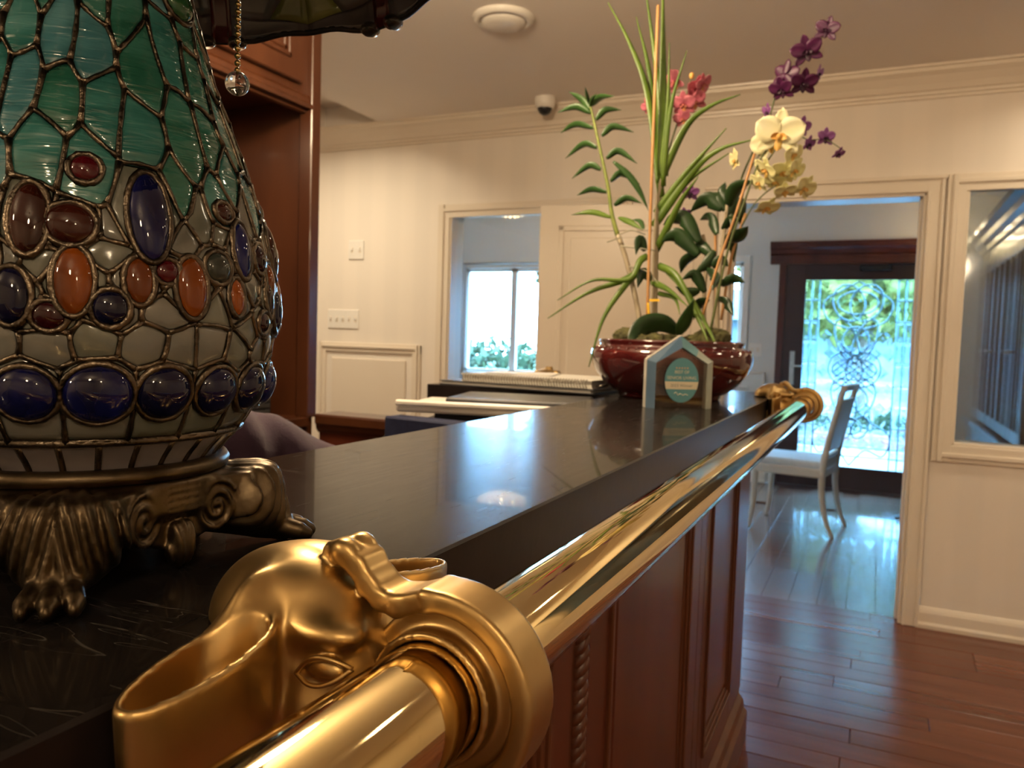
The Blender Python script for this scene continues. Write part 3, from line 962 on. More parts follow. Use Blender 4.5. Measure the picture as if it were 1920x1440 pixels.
tree((-5.2, 15.0, 0), 4.4, 1.4, 'hedge', 'green tree seen at the right pane of the far window', 5)
tree((2.6, 17.0, 0), 5.0, 1.8, 'treeleaf', 'broad garden tree at the right edge of the leaded door glass', 6)
h1 = thing('clipped_hedge', (-6.3, 12.2, 0), 'dense green hedge below the sill of the far window', 'hedge')
leafy('foliage', (0, 0, 0.45), (2.2, 0.6, 0.75), 2200, 'hedge', h1, 0.10, 8)
tube('stem', [(0, 0, -0.1), (0, 0, 0.6)], 0.05, 'trunk', h1, 6)
h2 = thing('flower_bed', (0.2, 11.9, 0), 'low green planting bed beyond the front door', 'planting bed')
leafy('foliage', (0, 0, 0.15), (1.8, 0.35, 0.28), 1200, 'hedge', h2, 0.08, 9)
box('bed_edging', (-2.0, -0.5, -0.06), (2.0, 0.4, 0.10), 'redpave', h2, 0.02)
bd = thing('garden_building', (-1.5, 24, 0), 'pale stucco building with grey roof beyond the garden', 'building')
box('wall', (-5, 0, -0.2), (7, 4, 2.0), 'stucco', bd, 0)
pyd('roof', [(-5.4, -0.5, 1.95), (7.4, -0.5, 1.95), (7.4, 2, 3.0), (-5.4, 2, 3.0), (-5.4, 4.5, 1.95), (7.4, 4.5, 1.95)], [(0, 1, 2, 3), (3, 2, 5, 4), (0, 3, 4), (1, 5, 2), (0, 4, 5, 1)], 'roof', bd)
for k in range(5):
    w_ = box('window', (-4+2.2*k, -0.04, 0.7), (-3+2.2*k, 0.02, 1.6), 'roof', bd, 0.01)
fn = thing('garden_fence', (0, 11.2, 0), 'pale railing fence crossing the garden behind the door glass', 'fence')
box('rail', (-3.2, -0.03, 0.75), (3.2, 0.03, 0.81), 'pave', fn, 0.01)
box('rail', (-3.2, -0.03, 0.12), (3.2, 0.03, 0.18), 'pave', fn, 0.01)
for k in range(27):
    box('picket', (-3.15+0.24*k, -0.015, 0.0-0.03), (-3.11+0.24*k, 0.015, 0.86), 'pave', fn, 0.005)

# ================================================================== ceiling fixtures
def downlight(loc, power, label, r=0.075):
    t = thing('recessed_downlight', loc, label, 'ceiling light', 'recessed downlights')
    lathe('trim_ring', [(r+0.02, 0.0), (r+0.022, -0.004), (r+0.004, -0.008), (r, -0.003), (r, 0.0)], 'white', t, 32)
    lathe('lens', [(0.0001, -0.0025), (r, -0.0025)], 'lens', t, 24)
    d = bpy.data.lights.new('downlight_lamp', 'AREA')
    d.shape = 'DISK'
    d.size = 2*r
    d.energy = power
    d.color = (1.0, 0.84, 0.60)
    d.spread = R(150)
    o = bpy.data.objects.new('downlight_lamp', d)
    COL.objects.link(o)
    o.parent = t
    o.location = (0, 0, -0.014)
    return t
downlight((-2.9, 3.05, CZ+0.128), 16, 'warm recessed downlight inside the ceiling tray')
downlight((0.75, 2.05, CZ), 2, 'added warm downlight over the aisle by the counter, out of view')  # added lamp, unseen, to light the aisle
downlight((2.2, 2.6, CZ), 5, 'added warm downlight near the patterned inner window, out of view')  # added lamp, unseen, for light on the right side
def added_globe_light(loc, power, label):  # added fill lamps outside the view, brightening ceiling and walls
    t = thing('added_globe', loc, label, 'added light', 'added globe lights')
    top = CZ-loc[2]
    tube('rod', [(0, 0, 0.11), (0, 0, top-0.004)], 0.006, 'bead', t, 8)
    lathe('canopy', [(0.0001, top-0.03), (0.05, top-0.02), (0.06, top-0.001)], 'bead', t, 24)
    lathe('gallery', [(0.0001, 0.125), (0.03, 0.12), (0.045, 0.10), (0.046, 0.092)], 'bead', t, 24)
    v, f = sphere_geo((0, 0, 0), 0.10, 24, 16)
    pyd('globe', v, f, MW['globe'], t, True)
    d = bpy.data.lights.new('added_globe_lamp', 'POINT')
    d.energy = power
    d.color = (1.0, 0.85, 0.64)
    d.shadow_soft_size = 0.10
    o = bpy.data.objects.new('added_globe_lamp', d)
    COL.objects.link(o)
    o.parent = t
    return t
MW['globe'] = pane_mat('frosted_globe', (1.0, 0.9, 0.75), 0.1, 0.3)
added_globe_light((0.7, -1.3, 2.10), 26, 'added frosted globe light behind the viewer, out of view')
added_globe_light((-1.7, -1.5, 2.05), 40, 'added frosted globe light at the rear left, out of view')
added_globe_light((2.2, -1.1, 2.10), 16, 'added frosted globe light on the right side, out of view')
added_globe_light((-0.95, 1.35, 2.16), 52, 'added frosted globe light over the staff side, above the view')
downlight((0.85, 3.5, CZ), 4, 'added warm downlight washing the wall beside the doorway, out of view')  # added unseen lamp, brightens the upper wall more than the lower
downlight((1.75, 3.5, CZ), 4, 'added warm downlight washing the wall over the patterned pane, out of view')  # second added wall washer, also unseen

sp = thing('ceiling_diffuser', (-1.365, 2.76, CZ), 'round white ceiling fixture with shallow domed centre', 'ceiling fixture')
lathe('outer_ring', [(0.118, 0), (0.120, -0.006), (0.108, -0.018), (0.092, -0.022), (0.090, -0.012), (0.090, 0)], 'white', sp, 48)
lathe('dome', [(0.087, 0.0), (0.087, -0.018), (0.080, -0.028), (0.05, -0.036), (0.0001, -0.038)], 'white', sp, 48)
dc = thing('dome_camera', (-1.60, 3.74, CZ), 'small white dome security camera on the ceiling', 'security camera')
lathe('housing', [(0.052, 0), (0.054, -0.006), (0.052, -0.035), (0.046, -0.05), (0.038, -0.055)], 'white', dc, 32)
lathe('dome', [(0.037, -0.05), (0.036, -0.062), (0.028, -0.078), (0.015, -0.086), (0.0001, -0.088)], 'dark', dc, 24)

# ================================================================== wall plates
def plate(loc, w, h, n, label, far=False):
    t = thing('switch_plate', loc, label, 'light switch')
    box('cover_plate', (-w/2, -0.008, -h/2), (w/2, 0, h/2), 'white', t, 0.003)
    for k in range(n):
        x = -w/2+(k+0.5)*w/n
        boxes('toggle', [((x-0.005, -0.018, -0.006), (x+0.005, -0.006, 0.014))], 'white', t, 0.002)
        box('slot', (x-0.008, -0.0088, -0.018), (x+0.008, -0.0078, 0.018), 'trim', t, 0)
    return t
plate((-2.892, YA, 1.745), 0.113, 0.115, 2, 'two-gang cream switch plate, the upper one on the back wall')
plate((-2.98, YA, 1.326), 0.231, 0.115, 5, 'wide five-gang cream switch plate above the wainscot panel')
ol = thing('wall_outlet', (-1.0, YB, 1.20), 'pale wall plate beside the dark front door', 'wall plate')
box('cover_plate', (-0.06, -0.008, -0.06), (0.06, 0, 0.06), 'white', ol, 0.003)
for s in (-1, 1):
    box('socket', (s*0.026-0.012, -0.011, -0.018), (s*0.026+0.012, -0.007, 0.018), 'trim', ol, 0.002)
nb = thing('wall_notice', (-1.02, YB-0.03, 0.90), 'white framed notice low on the wall left of the front door', 'notice')
boxes('frame', [((-0.115, -0.012, -0.10), (-0.10, 0.03, 0.10)), ((0.10, -0.012, -0.10), (0.115, 0.03, 0.10)), ((-0.115, -0.012, 0.085), (0.115, 0.03, 0.10)), ((-0.115, -0.012, -0.10), (0.115, 0.03, -0.085))], 'white', nb, 0.002)
box('sheet', (-0.10, -0.004, -0.085), (0.10, 0.004, 0.085), 'paper_white', nb, 0)

# ================================================================== reception counter
FX, BX = -0.267, -0.637          # front and back edge of the top
TZ = 1.10
CE = 2.56                        # far end
rc = thing('reception_counter', (0, 0, 0), 'mahogany reception counter base with raised panels and carved pilasters', 'counter')
PX = -0.335
box('carcass', (-0.58, -0.9, 0.0), (PX-0.02, CE-0.06, 1.02), 'mahog', rc, 0.002)
box('carcass', (-1.18, 2.12, 0.0), (-0.58, CE-0.06, 1.02), 'mahog', rc, 0.002)
sweep('cornice_moulding', [(0, 0), (0, -0.055), (0.012, -0.055), (0.014, -0.040), (0.028, -0.030), (0.034, -0.012), (0.052, -0.006), (0.052, 0)],
      (PX-0.012, -0.9, 1.0355), (PX-0.012, CE-0.05, 1.0355), 'mahog2', rc, out=(1, 0, 0))
sweep('base_moulding', [(0, 0), (0.045, 0), (0.045, 0.09), (0.035, 0.105), (0.030, 0.13), (0.018, 0.145), (0.016, 0.165), (0, 0.17)],
      (PX-0.022, -0.9, 0), (PX-0.022, CE-0.045, 0), 'mahog2', rc, out=(1, 0, 0))
def stile(y0, y1, z0=0.165, z1=0.99):
    box('stile', (PX-0.022, y0, z0), (PX, y1, z1), 'mahog', rc, 0.003)
def panel(y0, y1):
    z0, z1 = 0.24, 0.95
    box('bottom_rail', (PX-0.022, y0, z0-0.075), (PX, y1, z0), 'mahog', rc, 0.002)
    box('top_rail', (PX-0.022, y0, z1), (PX, y1, z1+0.04), 'mahog', rc, 0.002)
    L_ = []
    for k, (i, d) in enumerate(((0.0, 0.006), (0.012, 0.001), (0.022, -0.005))):
        for a, b in (((y0+i, z0+i), (y0+i+0.011, z1-i)), ((y1-i-0.011, z0+i), (y1-i, z1-i)), ((y0+i, z0+i), (y1-i, z0+i+0.011)), ((y0+i, z1-i-0.011), (y1-i, z1-i))):
            L_.append(((PX-0.022, a[0], a[1]), (PX+d, b[0], b[1])))
    boxes('panel_moulding', L_, 'mahog2', rc, 0.002)
    box('raised_panel', (PX-0.022, y0+0.05, z0+0.05), (PX-0.004, y1-0.05, z1-0.05), 'mahog', rc, 0.006)
    box('panel_field', (PX-0.024, y0, z0), (PX-0.014, y1, z1), 'mahog', rc, 0)
def rope(y0, y1):
    box('pilaster', (PX-0.022, y0, 0.165), (PX-0.004, y1, 0.99), 'mahog2', rc, 0.002)
    yc, r = (y0+y1)/2, (y1-y0)*0.36
    g = []
    n = 120
    for s in range(3):
        g.append(tube_geo([(PX-0.004+r*0.28*math.cos(k*0.9+s*2.094), yc+r*0.28*math.sin(k*0.9+s*2.094), 0.17+0.815*k/n) for k in range(n+1)], r*0.40, 6))
    v, f = merge(g)
    pyd('carved_rope', v, f, 'mahog2', rc, True)
yy = -0.85
stile(0.49, 0.60); panel(-0.1, 0.49); panel(0.60, 0.86); stile(0.86, 0.935)
rope(0.935, 1.0); stile(1.0, 1.09); panel(1.09, 1.66); stile(1.66, 1.76); stile(1.76, 1.82); stile(1.82, 1.88); panel(1.88, 2.27); stile(2.27, CE-0.055)
# worktop: one continuous black slab, L shaped
poly = [(FX, -0.9), (FX, CE), (-1.225, CE), (-1.225, 2.03), (BX, 2.03), (BX, -0.9)]
ct = prism('counter_top', poly, 1.036, TZ, 'black', None, None, 0.002)
ct.data.materials.append(M_('blackedge'))
for p_ in ct.data.polygons:
    if abs(p_.normal.z) < 0.9:
        p_.material_index = 1
tag(ct, 'glossy scratched black counter top turning a corner at its far end', 'counter top')

# ---- brass bar rail
RX, RZ_, RR = -0.178, 1.0825, 0.027
rl = thing('brass_rail', (RX, 0, RZ_), 'long polished brass bar rail along the counter front', 'rail')
v, f = lathe_geo([(RR, -0.95), (RR, 2.42)], 64)
v = [(x, z, y) for x, y, z in v]
pyd('tube', v, [q[::-1] for q in f], 'rail', rl, True)
v, f = lathe_geo([(RR, 2.42), (RR+0.001, 2.425), (RR-0.004, 2.437), (RR-0.014, 2.444), (0.0001, 2.447)], 48)
pyd('end_cap', [(x, z, y) for x, y, z in v], [q[::-1] for q in f], 'brass', rl, True)

# ---- elephant head rail bracket (local: x out of the counter, y along the rail, z up; origin at the top front edge)
RCX, RCZ = RX-FX, RZ_-TZ
def eleph(X, Y, Z):
    Ya = np.abs(Y)
    d = sd_ell(X, Y, Z, (-0.002, 0, -0.001), (0.046, 0.037, 0.040))
    d = smin(d, sd_ell(X, Ya, Z, (0.012, 0.011, 0.010), (0.033, 0.025, 0.027)), 0.012)      # twin domes of the forehead
    d = smin(d, sd_ell(X, Y, Z, (0.030, 0, -0.016), (0.034, 0.034, 0.038)), 0.014)          # face
    d = smin(d, sd_ell(X, Ya, Z, (0.040, 0.0250, 0.010), (0.020, 0.0125, 0.0075)), 0.009)     # brow
    d = smax(d, -sd_ell(X, Ya, Z, (0.048, 0.0415, -0.004), (0.021, 0.0105, 0.0105)), 0.004)   # eye hollow
    d = smin(d, sd_ell(X, Ya, Z, (0.045, 0.0320, -0.005), (0.0110, 0.0052, 0.0058)), 0.0015)  # eyeball
    d = smin(d, sd_cap(X, Ya, Z, (0.030, 0.027, -0.028), (0.054, 0.026, -0.034), 0.010, 0.006), 0.010)  # cheek
    # trunk: leaves the face, passes under the rail and winds round it as a strap, tip back on the forehead
    cx, cz, Rr = RCX+0.002, RCZ+0.001, 0.0440
    rad = np.sqrt((X-cx)**2+(Z-cz)**2)
    ang = np.arctan2(Z-cz, X-cx)
    sec = np.sqrt(np.maximum(np.abs(rad-Rr)-0.0028, 0)**2+np.maximum(Ya-0.0115, 0)**2)-0.0026
    ring = np.where((ang > -2.75) & (ang < 1.75), sec, 0.03)
    d = smin(d, ring, 0.004)
    a0 = -2.6
    d = smin(d, sd_cap(X, Y, Z, (0.040, 0, -0.030), (cx+Rr*math.cos(a0), 0, cz+Rr*math.sin(a0)), 0.020, 0.010), 0.012)
    def strap(a, b, w0, w1, t0=0.0028, t1=0.0028, rr=0.0026):
        dx, dz = b[0]-a[0], b[1]-a[1]
        L2 = dx*dx+dz*dz
        t = np.clip(((X-a[0])*dx+(Z-a[1])*dz)/L2, 0, 1)
        e = np.sqrt((X-a[0]-t*dx)**2+(Z-a[1]-t*dz)**2)
        return np.sqrt(np.maximum(e-(t0+(t1-t0)*t), 0)**2+np.maximum(Ya-(w0+(w1-w0)*t), 0)**2)-rr
    pts = [(cx+Rr*math.cos(1.72), cz+Rr*math.sin(1.72)), (0.068, 0.0215), (0.058, 0.0225), (0.050, 0.0285), (0.043, 0.0370), (0.035, 0.0420), (0.027, 0.0405)]
    ws = [0.0115, 0.0100, 0.0082, 0.0078, 0.0080, 0.0090, 0.006]
    for k in range(6):
        d = smin(d, strap(pts[k], pts[k+1], ws[k], ws[k+1]), 0.0035)
    d = smin(d, sd_ell(X, Ya, Z, (0.036, 0.0070, 0.0435), (0.0070, 0.0055, 0.0050)), 0.002)   # the two lips of the tip
    d = smax(d, -sd_ell(X, Y, Z, (0.040, 0.0, 0.0490), (0.006, 0.0025, 0.004)), 0.002)
    # ears: open-topped scoops against the counter, narrowing a little downwards
    s = np.clip((0.014-Z)/0.13, 0, 1)
    ex, ey = 0.0175-0.004*s, 0.041-0.008*s
    kx, ky = (X-0.0165)/ex, (Ya-0.079)/ey
    k0 = np.sqrt(kx**2+ky**2)
    g = np.sqrt((kx/ex)**2+(ky/ey)**2)+1e-6
    cyl = k0*(k0-1)/g
    topz = 0.016-0.16*(Ya-0.050)
    ear = smax(smax(cyl, Z-topz, 0.003), -0.125-Z, 0.004)
    hol = smax(cyl+0.0034, (topz-0.024)-Z, 0.004)
    ear = smax(ear, -hol, 0.0012)
    d = smin(d, ear, 0.007)
    neck = sd_ell(X, Ya, Z, (0.006, 0.034, -0.04), (0.014, 0.034, 0.075))
    d = smin(d, neck, 0.010)
    # nothing reaches into the slab
    slab = np.maximum(X-0.0005, Z-0.0005)
    d = np.maximum(d, -np.maximum(slab, -(X+0.2)))
    hole = np.sqrt((X-RCX)**2+(Z-RCZ)**2)-(RR+0.0006)
    return np.maximum(d, -hole)
def flange(X, Y, Z):
    rad = np.sqrt((X-RCX)**2+(Z-RCZ)**2)
    Ya = np.abs(Y)
    d = np.maximum(rad-0.0300, Ya-0.016)
    d = smin(d, np.sqrt((rad-0.0300)**2+(Ya-0.0145)**2)-0.0016, 0.001)
    web = np.maximum(rad-0.040, Ya-0.005)
    d = smin(d, web, 0.004)
    return np.maximum(d, -(rad-(RR+0.0005)))
eb = thing('elephant_bracket', (FX, 0.317, TZ), 'nearest cast brass elephant head bracket, trunk curled round the rail', 'rail bracket', 'elephant rail brackets')
sdf('elephant_head', eleph, (-0.052, -0.126, -0.130), (0.148, 0.126, 0.056), 0.00155, 'brass', eb)
fo = sdf('rail_collar', flange, (0.030, -0.024, -0.080), (0.150, 0.024, 0.045), 0.00155, 'brass', eb)
# engraved eyelids
for s in (-1, 1):
    g = []
    for dz, bow in ((0.0, 0.0052), (-0.0005, -0.0046)):
        g.append(tube_geo(catmull([(0.0310, s*0.0362, -0.0085), (0.0385, s*0.0378, -0.0065+bow*1.1), (0.0455, s*0.0372, -0.0052+bow*1.35), (0.0530, s*0.0350, -0.0040+bow*0.85), (0.0590, s*0.0312, -0.0030)], 5), 0.00125, 6))
    v, f = merge(g)
    pyd('eyelid', v, f, 'brass', eb, True)
boxes('mounting_plate', [((0.0006, -0.104, -0.122), (0.004, 0.104, -0.030))], 'brass_dark', eb, 0.001)
eb2 = copy_tree(eb)
eb2.location = (FX, 2.345, TZ)
eb2['label'] = 'brass elephant head bracket at the far end of the rail'
eb3 = copy_tree(eb)
eb3.location = (-1.06, CE, TZ)
eb3.rotation_euler = (0, 0, R(90))
eb3['label'] = 'brass elephant head bracket on the return counter, behind the spiral notebook'
rl2 = thing('return_rail', (0, CE+RCX, RZ_), 'short brass rail along the back of the return counter', 'rail')
v, f = lathe_geo([(0.0001, -1.2), (RR, -1.2), (RR, -0.45), (0.0001, -0.45)], 32)
pyd('tube', [(z, x, y) for x, y, z in v], f, 'rail', rl2, True)

# ================================================================== stained glass table lamp
LX, LY = -0.465, 0.348
lamp = thing('stained_glass_lamp', (LX, LY, TZ), 'stained glass table lamp with jewelled teal body on bronze claw feet', 'table lamp')
PZ = np.array([1.155, 1.1666, 1.1835, 1.1929, 1.208, 1.2416, 1.26, 1.30, 1.336, 1.375, 1.406, 1.436, 1.46, 1.52, 1.575])-TZ
PR = np.array([.073, .0747, .0915, .098, .1055, .1125, .1145, .110, .101, .0867, .0746, .066, .059, .047, .040])
_zz = np.linspace(PZ[0], PZ[-1], 300)
_rr = np.interp(_zz, PZ, PR)
for _ in range(30):
    _rr[1:-1] = (_rr[:-2]+2*_rr[1:-1]+_rr[2:])/4
def lr(z):
    return float(np.interp(z, _zz, _rr))
def lp(th, z, off=0.0):
    e = 0.002
    dr = (lr(z+e)-lr(z-e))/(2*e)
    n = Vector((1, 0, -dr)).normalized()
    r = lr(z)+off*n.x
    return Vector((r*math.cos(th), r*math.sin(th), z+off*n.z))
def lframe(th, z):
    e = 0.002
    dr = (lr(z+e)-lr(z-e))/(2*e)
    tz = Vector((dr*math.cos(th), dr*math.sin(th), 1)).normalized()
    tu = Vector((-math.sin(th), math.cos(th), 0))
    return tu, tz, tu.cross(tz)
lathe('inner_body', [(lr(z)-0.0035, z) for z in np.linspace(0.055, 0.47, 60)], 'shade_lead', lamp, 48)

ZK = 1.315-TZ
RREF = 0.1
def z2v(z):
    return z if z < ZK else ZK+(z-ZK)*0.52
def v2z(v):
    return v if v < ZK else ZK+(v-ZK)/0.52
GEMS = [('gem_amber', -41.1, 1.2717, .0092, .0180), ('gem_amber', -25.4, 1.2737, .0072, .0126), ('gem_amber', -10.9, 1.2719, .0092, .0172),
        ('gem_amber', 5.3, 1.2683, .0062, .0111), ('gem_red', -17.9, 1.2798, .0066, .0064), ('gem_smoke', -1.5, 1.2847, .0090, .0090),
        ('gem_blue_dark', -32.5, 1.2584, .0088, .0094), ('gem_red', -46.6, 1.2534, .0080, .0072), ('gem_blue_dark', -55.3, 1.2627, .0090, .0145),
        ('gem_blue', -22.1, 1.3089, .0105, .0250), ('gem_wine', -51.8, 1.3027, .0090, .0190), ('gem_wine', -42.0, 1.3012, .0118, .0110),
        ('gem_red', -38.5, 1.3314, .0072, .0074), ('gem_blue', 9.7, 1.2974, .0080, .0172), ('gem_red', 20.5, 1.2942, .0078, .0090),
        ('gem_red', 20.8, 1.2540, .0075, .0066), ('gem_wine', 4.0, 1.3187, .0066, .0056), ('gem_amber', -62.0, 1.2802, .0072, .0130),
        ('gem_wine', 26.0, 1.2700, .0062, .0125), ('gem_green', 10.8, 1.4485, .0120, .0118)]
bigs = [(-53.2, .0152, .0146), (-35.2, .0172, .0164), (-17.2, .0150, .0152), (0.8, .0148, .0144), (18.8, .0156, .0150)]
seeds = []      # (u, v, weight, kind, data)
rg = random.Random(21)
def put(th, z, w, kind, data=None):
    for q in range(4):
        seeds.append((R(th+90*q)*RREF, z2v(z), w, kind, data, th+90*q, z))
for m_, th, z, a, b in GEMS:
    put(th, z-TZ, (0.5*(a+b))**2*0.75, 'gem', (m_, a, b))
for th, a, b in bigs:
    put(th, 1.2125-TZ, (0.5*(a+b))**2*0.9, 'gem', ('gem_blue' if th in (-53.2, -35.2) else 'gem_blue_dark', a, b))
for k, th in enumerate((-60, -47, -35.5, -24.5, -13, -2.5, 8.5, 19)):
    put(th+rg.uniform(-2, 2), 1.2395-TZ+rg.uniform(-.004, .004), 0, 'grey')
for th, z in ((-33, 1.2865), (-31, 1.302), (-13.5, 1.3005), (-6, 1.309), (-3, 1.262), (-18.5, 1.2585), (13, 1.277), (-47, 1.277), (17, 1.314), (-60, 1.303), (2.5, 1.3045), (13, 1.246)):
    put(th, z-TZ, 0, 'grey')
for j, z in enumerate((1.333, 1.366, 1.405, 1.445, 1.492, 1.535)):
    n = (7, 7, 6, 5, 5, 4)[j]
    for k in range(n):
        th = -65+90*(k+(0.5 if j % 2 else 0.0)+rg.uniform(-.22, .22))/n
        zz = z+rg.uniform(-.014, .014)
        if any(abs(th-g_[1]) < 8 and abs(zz-g_[2]) < 0.013+g_[4]*0.5 for g_ in GEMS): continue
        put(th, zz-TZ, 0, 'teal')
VMIN, VMAX = z2v(1.1835-TZ+0.0015), z2v(1.56-TZ)
PER = 2*math.pi*RREF
S_ = np.array([(s[0], s[1], s[2]) for s in seeds])
def cell(i):
    u, v, w = S_[i]
    poly = [(-0.06, VMIN-v, -1), (0.06, VMIN-v, -1), (0.06, VMAX-v, -1), (-0.06, VMAX-v, -1)]
    poly = [(x, y, t) for x, y, t in poly]
    du = (S_[:, 0]-u+PER/2) % PER-PER/2
    dv = S_[:, 1]-v
    dd = du*du+dv*dv
    for j in np.argsort(dd)[1:36]:
        a, b = du[j], dv[j]
        c = (a*a+b*b+w-S_[j, 2])/2          # a x + b y <= c
        out = []
        n = len(poly)
        for k in range(n):
            x0, y0, t0 = poly[k]
            x1, y1, t1 = poly[(k+1) % n]
            s0, s1 = a*x0+b*y0-c, a*x1+b*y1-c
            if s0 <= 0: out.append((x0, y0, t0))
            if (s0 < 0) != (s1 < 0) and abs(s0-s1) > 1e-12:
                t = s0/(s0-s1)
                out.append((x0+(x1-x0)*t, y0+(y1-y0)*t, int(j) if s0 < 0 else t0))
        poly = out
        if len(poly) < 3: break
    return poly
lead = []
def surf(u, v, off):
    return lp(u/RREF, v2z(v), off)
for i, sd_ in enumerate(seeds):
    poly = cell(i)
    if len(poly) < 3: continue
    u, v = S_[i, 0], S_[i, 1]
    n = len(poly)
    # lead lines on the edges shared with a later seed, and on the lower border
    for k in range(n):
        x0, y0, t0 = poly[k]
        x1, y1, _ = poly[(k+1) % n]
        L_ = math.hypot(x1-x0, y1-y0)
        if L_ < 0.0008 or (0 <= t0 < i): continue
        m_ = max(2, int(L_/0.003))
        bend = rg.uniform(-1, 1)*min(L_*0.07, 0.0012)
        pts, rd = [], []
        for q in range(m_+1):
            t = q/m_
            bx = math.sin(math.pi*t)*bend
            pts.append(surf(u+x0+(x1-x0)*t-(y1-y0)/L_*bx, v+y0+(y1-y0)*t+(x1-x0)/L_*bx, 0.0006))
            rd.append(0.00145+0.0003*rg.uniform(-1, 1)+(0.0007 if q in (0, m_) else 0))
        lead.append(tube_geo(pts, rd, 6))
    cx = sum(p[0] for p in poly)/n
    cy = sum(p[1] for p in poly)/n
    dense = []
    for k in range(n):
        x0, y0, _ = poly[k]
        x1, y1, _ = poly[(k+1) % n]
        m_ = max(1, int(math.hypot(x1-x0, y1-y0)/0.004))
        for q in range(m_):
            dense.append((x0+(x1-x0)*q/m_, y0+(y1-y0)*q/m_))
    V_, F_ = [], []
    nb_ = len(dense)
    for sc_, off in ((0.99, -0.0016), (0.97, 0.0), (0.80, 0.0007), (0.40, 0.0010)):
        for x, y in dense:
            V_.append(surf(u+cx+(x-cx)*sc_, v+cy+(y-cy)*sc_, off))
    V_.append(surf(u+cx, v+cy, 0.0011))
    for q in range(3):
        for k in range(nb_):
            k2 = (k+1) % nb_
            F_.append((q*nb_+k, q*nb_+k2, (q+1)*nb_+k2, (q+1)*nb_+k))
    for k in range(nb_):
        F_.append((3*nb_+k, 3*nb_+(k+1) % nb_, 4*nb_))
    kind = sd_[3]
    zc = v2z(v+cy)+TZ
    if kind == 'grey' or zc < 1.302 or (kind == 'gem' and zc < 1.318):
        m_ = rg.choice(('grey0', 'grey1'))
    else:
        m_ = rg.choice(('teal0', 'teal0', 'teal1', 'teal1', 'teal2'))
    pyd('glass_pane', V_, F_, m_, lamp, True)
for sd_ in seeds:
    if sd_[3] != 'gem': continue
    m_, a, b = sd_[4]
    th, z = R(sd_[5]), sd_[6]
    tu, tz, nn = lframe(th, z)
    c = lp(th, z, 0.0005)
    rot = Matrix((tu, tz, nn)).transposed()
    v, f = sphere_geo(c, (a, b, min(a, b)*0.62), 24, 16, rot)
    gm = pyd('cabochon', v, f, m_, lamp, True)
    ring = []
    rad = []
    for k in range(28):
        t = 2*math.pi*k/28
        ring.append(c+tu*(a+0.0008)*math.cos(t)+tz*(b+0.0008)*math.sin(t)+nn*0.0003)
        rad.append(0.0021+0.0004*rg.uniform(-1, 1))
    lead.append(tube_geo(ring, rad, 6, False, True))
# lower band of straight tapering panes
zb0, zb1 = 1.1625-TZ, 1.1835-TZ
NB = 28
for k in range(NB):
    t0, t1 = 2*math.pi*(k+0.03)/NB+R(4), 2*math.pi*(k+0.97)/NB+R(4)
    V_, F_ = [], []
    for i in range(6):
        for j in range(5):
            V_.append(lp(t0+(t1-t0)*i/5, zb0+(zb1-zb0)*j/4, 0.0008))
    for i in range(5):
        for j in range(4):
            F_.append((i*5+j, (i+1)*5+j, (i+1)*5+j+1, i*5+j+1))
    pyd('glass_pane', V_, F_, 'band', lamp, True)
    lead.append(tube_geo([lp(2*math.pi*k/NB+R(4), zb0+(zb1-zb0)*q/4, 0.0006) for q in range(5)], 0.0019, 6))
lead.append(tube_geo([lp(2*math.pi*k/96, zb1+0.0008, 0.0005) for k in range(96)], 0.0026, 8, False, True))
v, f = merge(lead)
pyd('lead_came', v, f, 'lead', lamp, True)
# collar ring between glass and base
lathe('collar', [(0.066, 0.062), (0.0735, 0.0655), (0.079, 0.0665), (0.0835, 0.0655), (0.0855, 0.062), (0.0845, 0.058), (0.080, 0.056),
                 (0.077, 0.0545), (0.074, 0.053), (0.02, 0.052)], 'bronze', lamp, 72)

